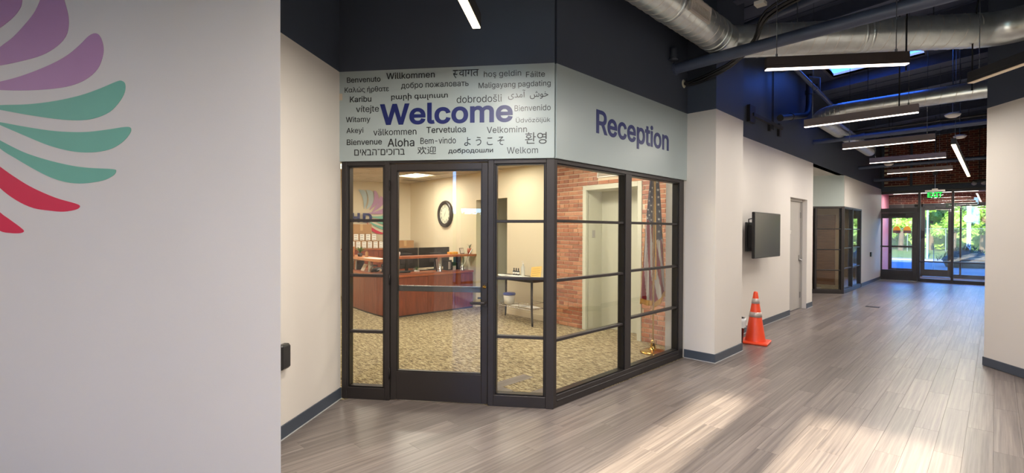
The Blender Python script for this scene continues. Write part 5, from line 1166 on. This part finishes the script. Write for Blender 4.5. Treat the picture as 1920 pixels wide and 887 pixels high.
t = empty('hedge', (-1, -13.4, -.1), 0, label='added unseen hedge outside the rear lobby windows, screening bright sky from reflections', cat='hedge')  # added out of view to block horizon glow mirrored in the door glass
random.seed(19); vs = []; fs = []
for k in range(5000):
    c_ = Vector((random.uniform(-9, 9), random.uniform(-.5, .5), random.uniform(0, 2.55))); a = Vector((random.gauss(0, 1), random.gauss(0, 1), random.gauss(0, 1))).normalized(); b = a.orthogonal().normalized(); s_ = random.uniform(.06, .13)
    o_ = len(vs); vs += [c_ - b * s_ * .5, c_ + a * s_, c_ + b * s_ * .5, c_ - a * s_]; fs.append((o_, o_ + 1, o_ + 2, o_ + 3))
MB().add(vs, fs).build('leaves', M['foliage'], t, kind='stuff'); MB().box(-9, 9, -.4, .4, 0, 2.45, ch=.15).build('inner_mass', M['foliage'], t)
t = empty('hedge', (-3, 66, -.05), 0, label='tall leafy green hedge filling the view behind the trees', cat='hedge')
random.seed(9); vs = []; fs = []
for k in range(16000):
    c_ = Vector((random.uniform(-19, 15), random.uniform(-1.2, 1.2), random.uniform(0, 8.5))); a = Vector((random.gauss(0, 1), random.gauss(0, 1), random.gauss(0, 1))).normalized(); b = a.orthogonal().normalized(); s_ = random.uniform(.15, .32)
    o_ = len(vs); vs += [c_ - b * s_ * .5, c_ + a * s_, c_ + b * s_ * .5, c_ - a * s_]; fs.append((o_, o_ + 1, o_ + 2, o_ + 3))
MB().add(vs, fs).build('leaves', M['foliage'], t, kind='stuff'); MB().box(-19, 15, -.6, .6, 0, 7.8, ch=.5).build('inner_mass', M['foliage'], t)
t = empty('chain_link_fence', (-3, 54.5, -.05), 0, label='grey chain link fence along the far lawn in front of the trees', cat='fence')
for k in range(13): MB().tube([(-15 + k * 2.5, 0, 0), (-15 + k * 2.5, 0, 2.0)], .035, 8).build('post', M['fence'], t)
MB().tube([(-15, 0, 2.0), (15, 0, 2.0)], .025, 8).build('top_rail', M['fence'], t)
q = MB()
for k in range(230):
    x = -15.9 + k * .14
    for s_ in (1, -1):
        xa, xb = x, x + s_ * 2.0
        if min(xa, xb) < -15 or max(xa, xb) > 15: continue
        q.add([(xa - .006, 0, 0), (xa + .006, 0, 0), (xb + .006, 0, 2), (xb - .006, 0, 2)], [(0, 1, 2, 3)])
q.build('wire_mesh', M['fence'], t, kind='stuff')
t = empty('lamp_post', (-1.5, 36.2, -.05), 0, label='thick white post with a round disc seen at the right of the entrance', cat='post')
t.location = (-.98, 33.5, -.05); MB().tube([(0, 0, 0), (0, 0, 4.2)], .08, 16).build('post', M['postw'], t); MB().lathe([(0, .05), (.2, .05), (.2, -.05), (0, -.05)], 24, (0, -.12, 2.35), axis='y').build('disc', M['postw'], t)
t = empty('sign_pole', (-3.1, 40.5, -.05), 0, label='thin pale blue street sign pole at the far curb', cat='pole'); MB().tube([(0, 0, 0), (0, 0, 4.0)], .05, 10).build('pole', mat('pale_blue_metal', (160, 186, 220), .4, metal=.4), t); MB().box(-.1, .55, -.02, .02, 3.55, 3.85).build('sign_plate', M['bluep'], t)
random.seed(5)
t = empty('shrub', (-.95, 31.0, -.05), 0, label='dark spiky shrub outside the right entrance window', cat='shrub')
q = MB()
for k in range(900):
    an = random.uniform(0, 2 * PI); rr = random.uniform(0, 1.1); c_ = Vector((rr * math.cos(an) * 1.0, rr * math.sin(an) * .7, .25 + .75 * (1 - (rr / 1.15) ** 2) * random.uniform(.4, 1))); d = Vector((random.gauss(0, 1), random.gauss(0, 1), abs(random.gauss(0, .8)))).normalized(); s_ = d.cross(Vector((0, 0, 1))).normalized() * .02
    q.add([c_ - s_, c_ + s_, c_ + d * random.uniform(.15, .3)], [(0, 1, 2)])
q.build('leaves', M['foliaged'], t, kind='stuff'); q = MB()
for k in range(9): q.tube([(0, 0, 0), (.7 * math.cos(k * .7), .5 * math.sin(k * .7), .55)], [.05, .02], 6)
q.build('stems', M['bark'], t); MB().lathe([(0, .0), (.75, .02), (.9, .4), (.5, .75), (0, .85)], 14).build('inner_mass', M['foliaged'], t)
MB().box(-2.6, 3.5, 25.2, 38.6, -.12, -.035).build('forecourt', M['conc'], label='pale concrete forecourt at the right outside the entrance', cat='pavement', kind=S)
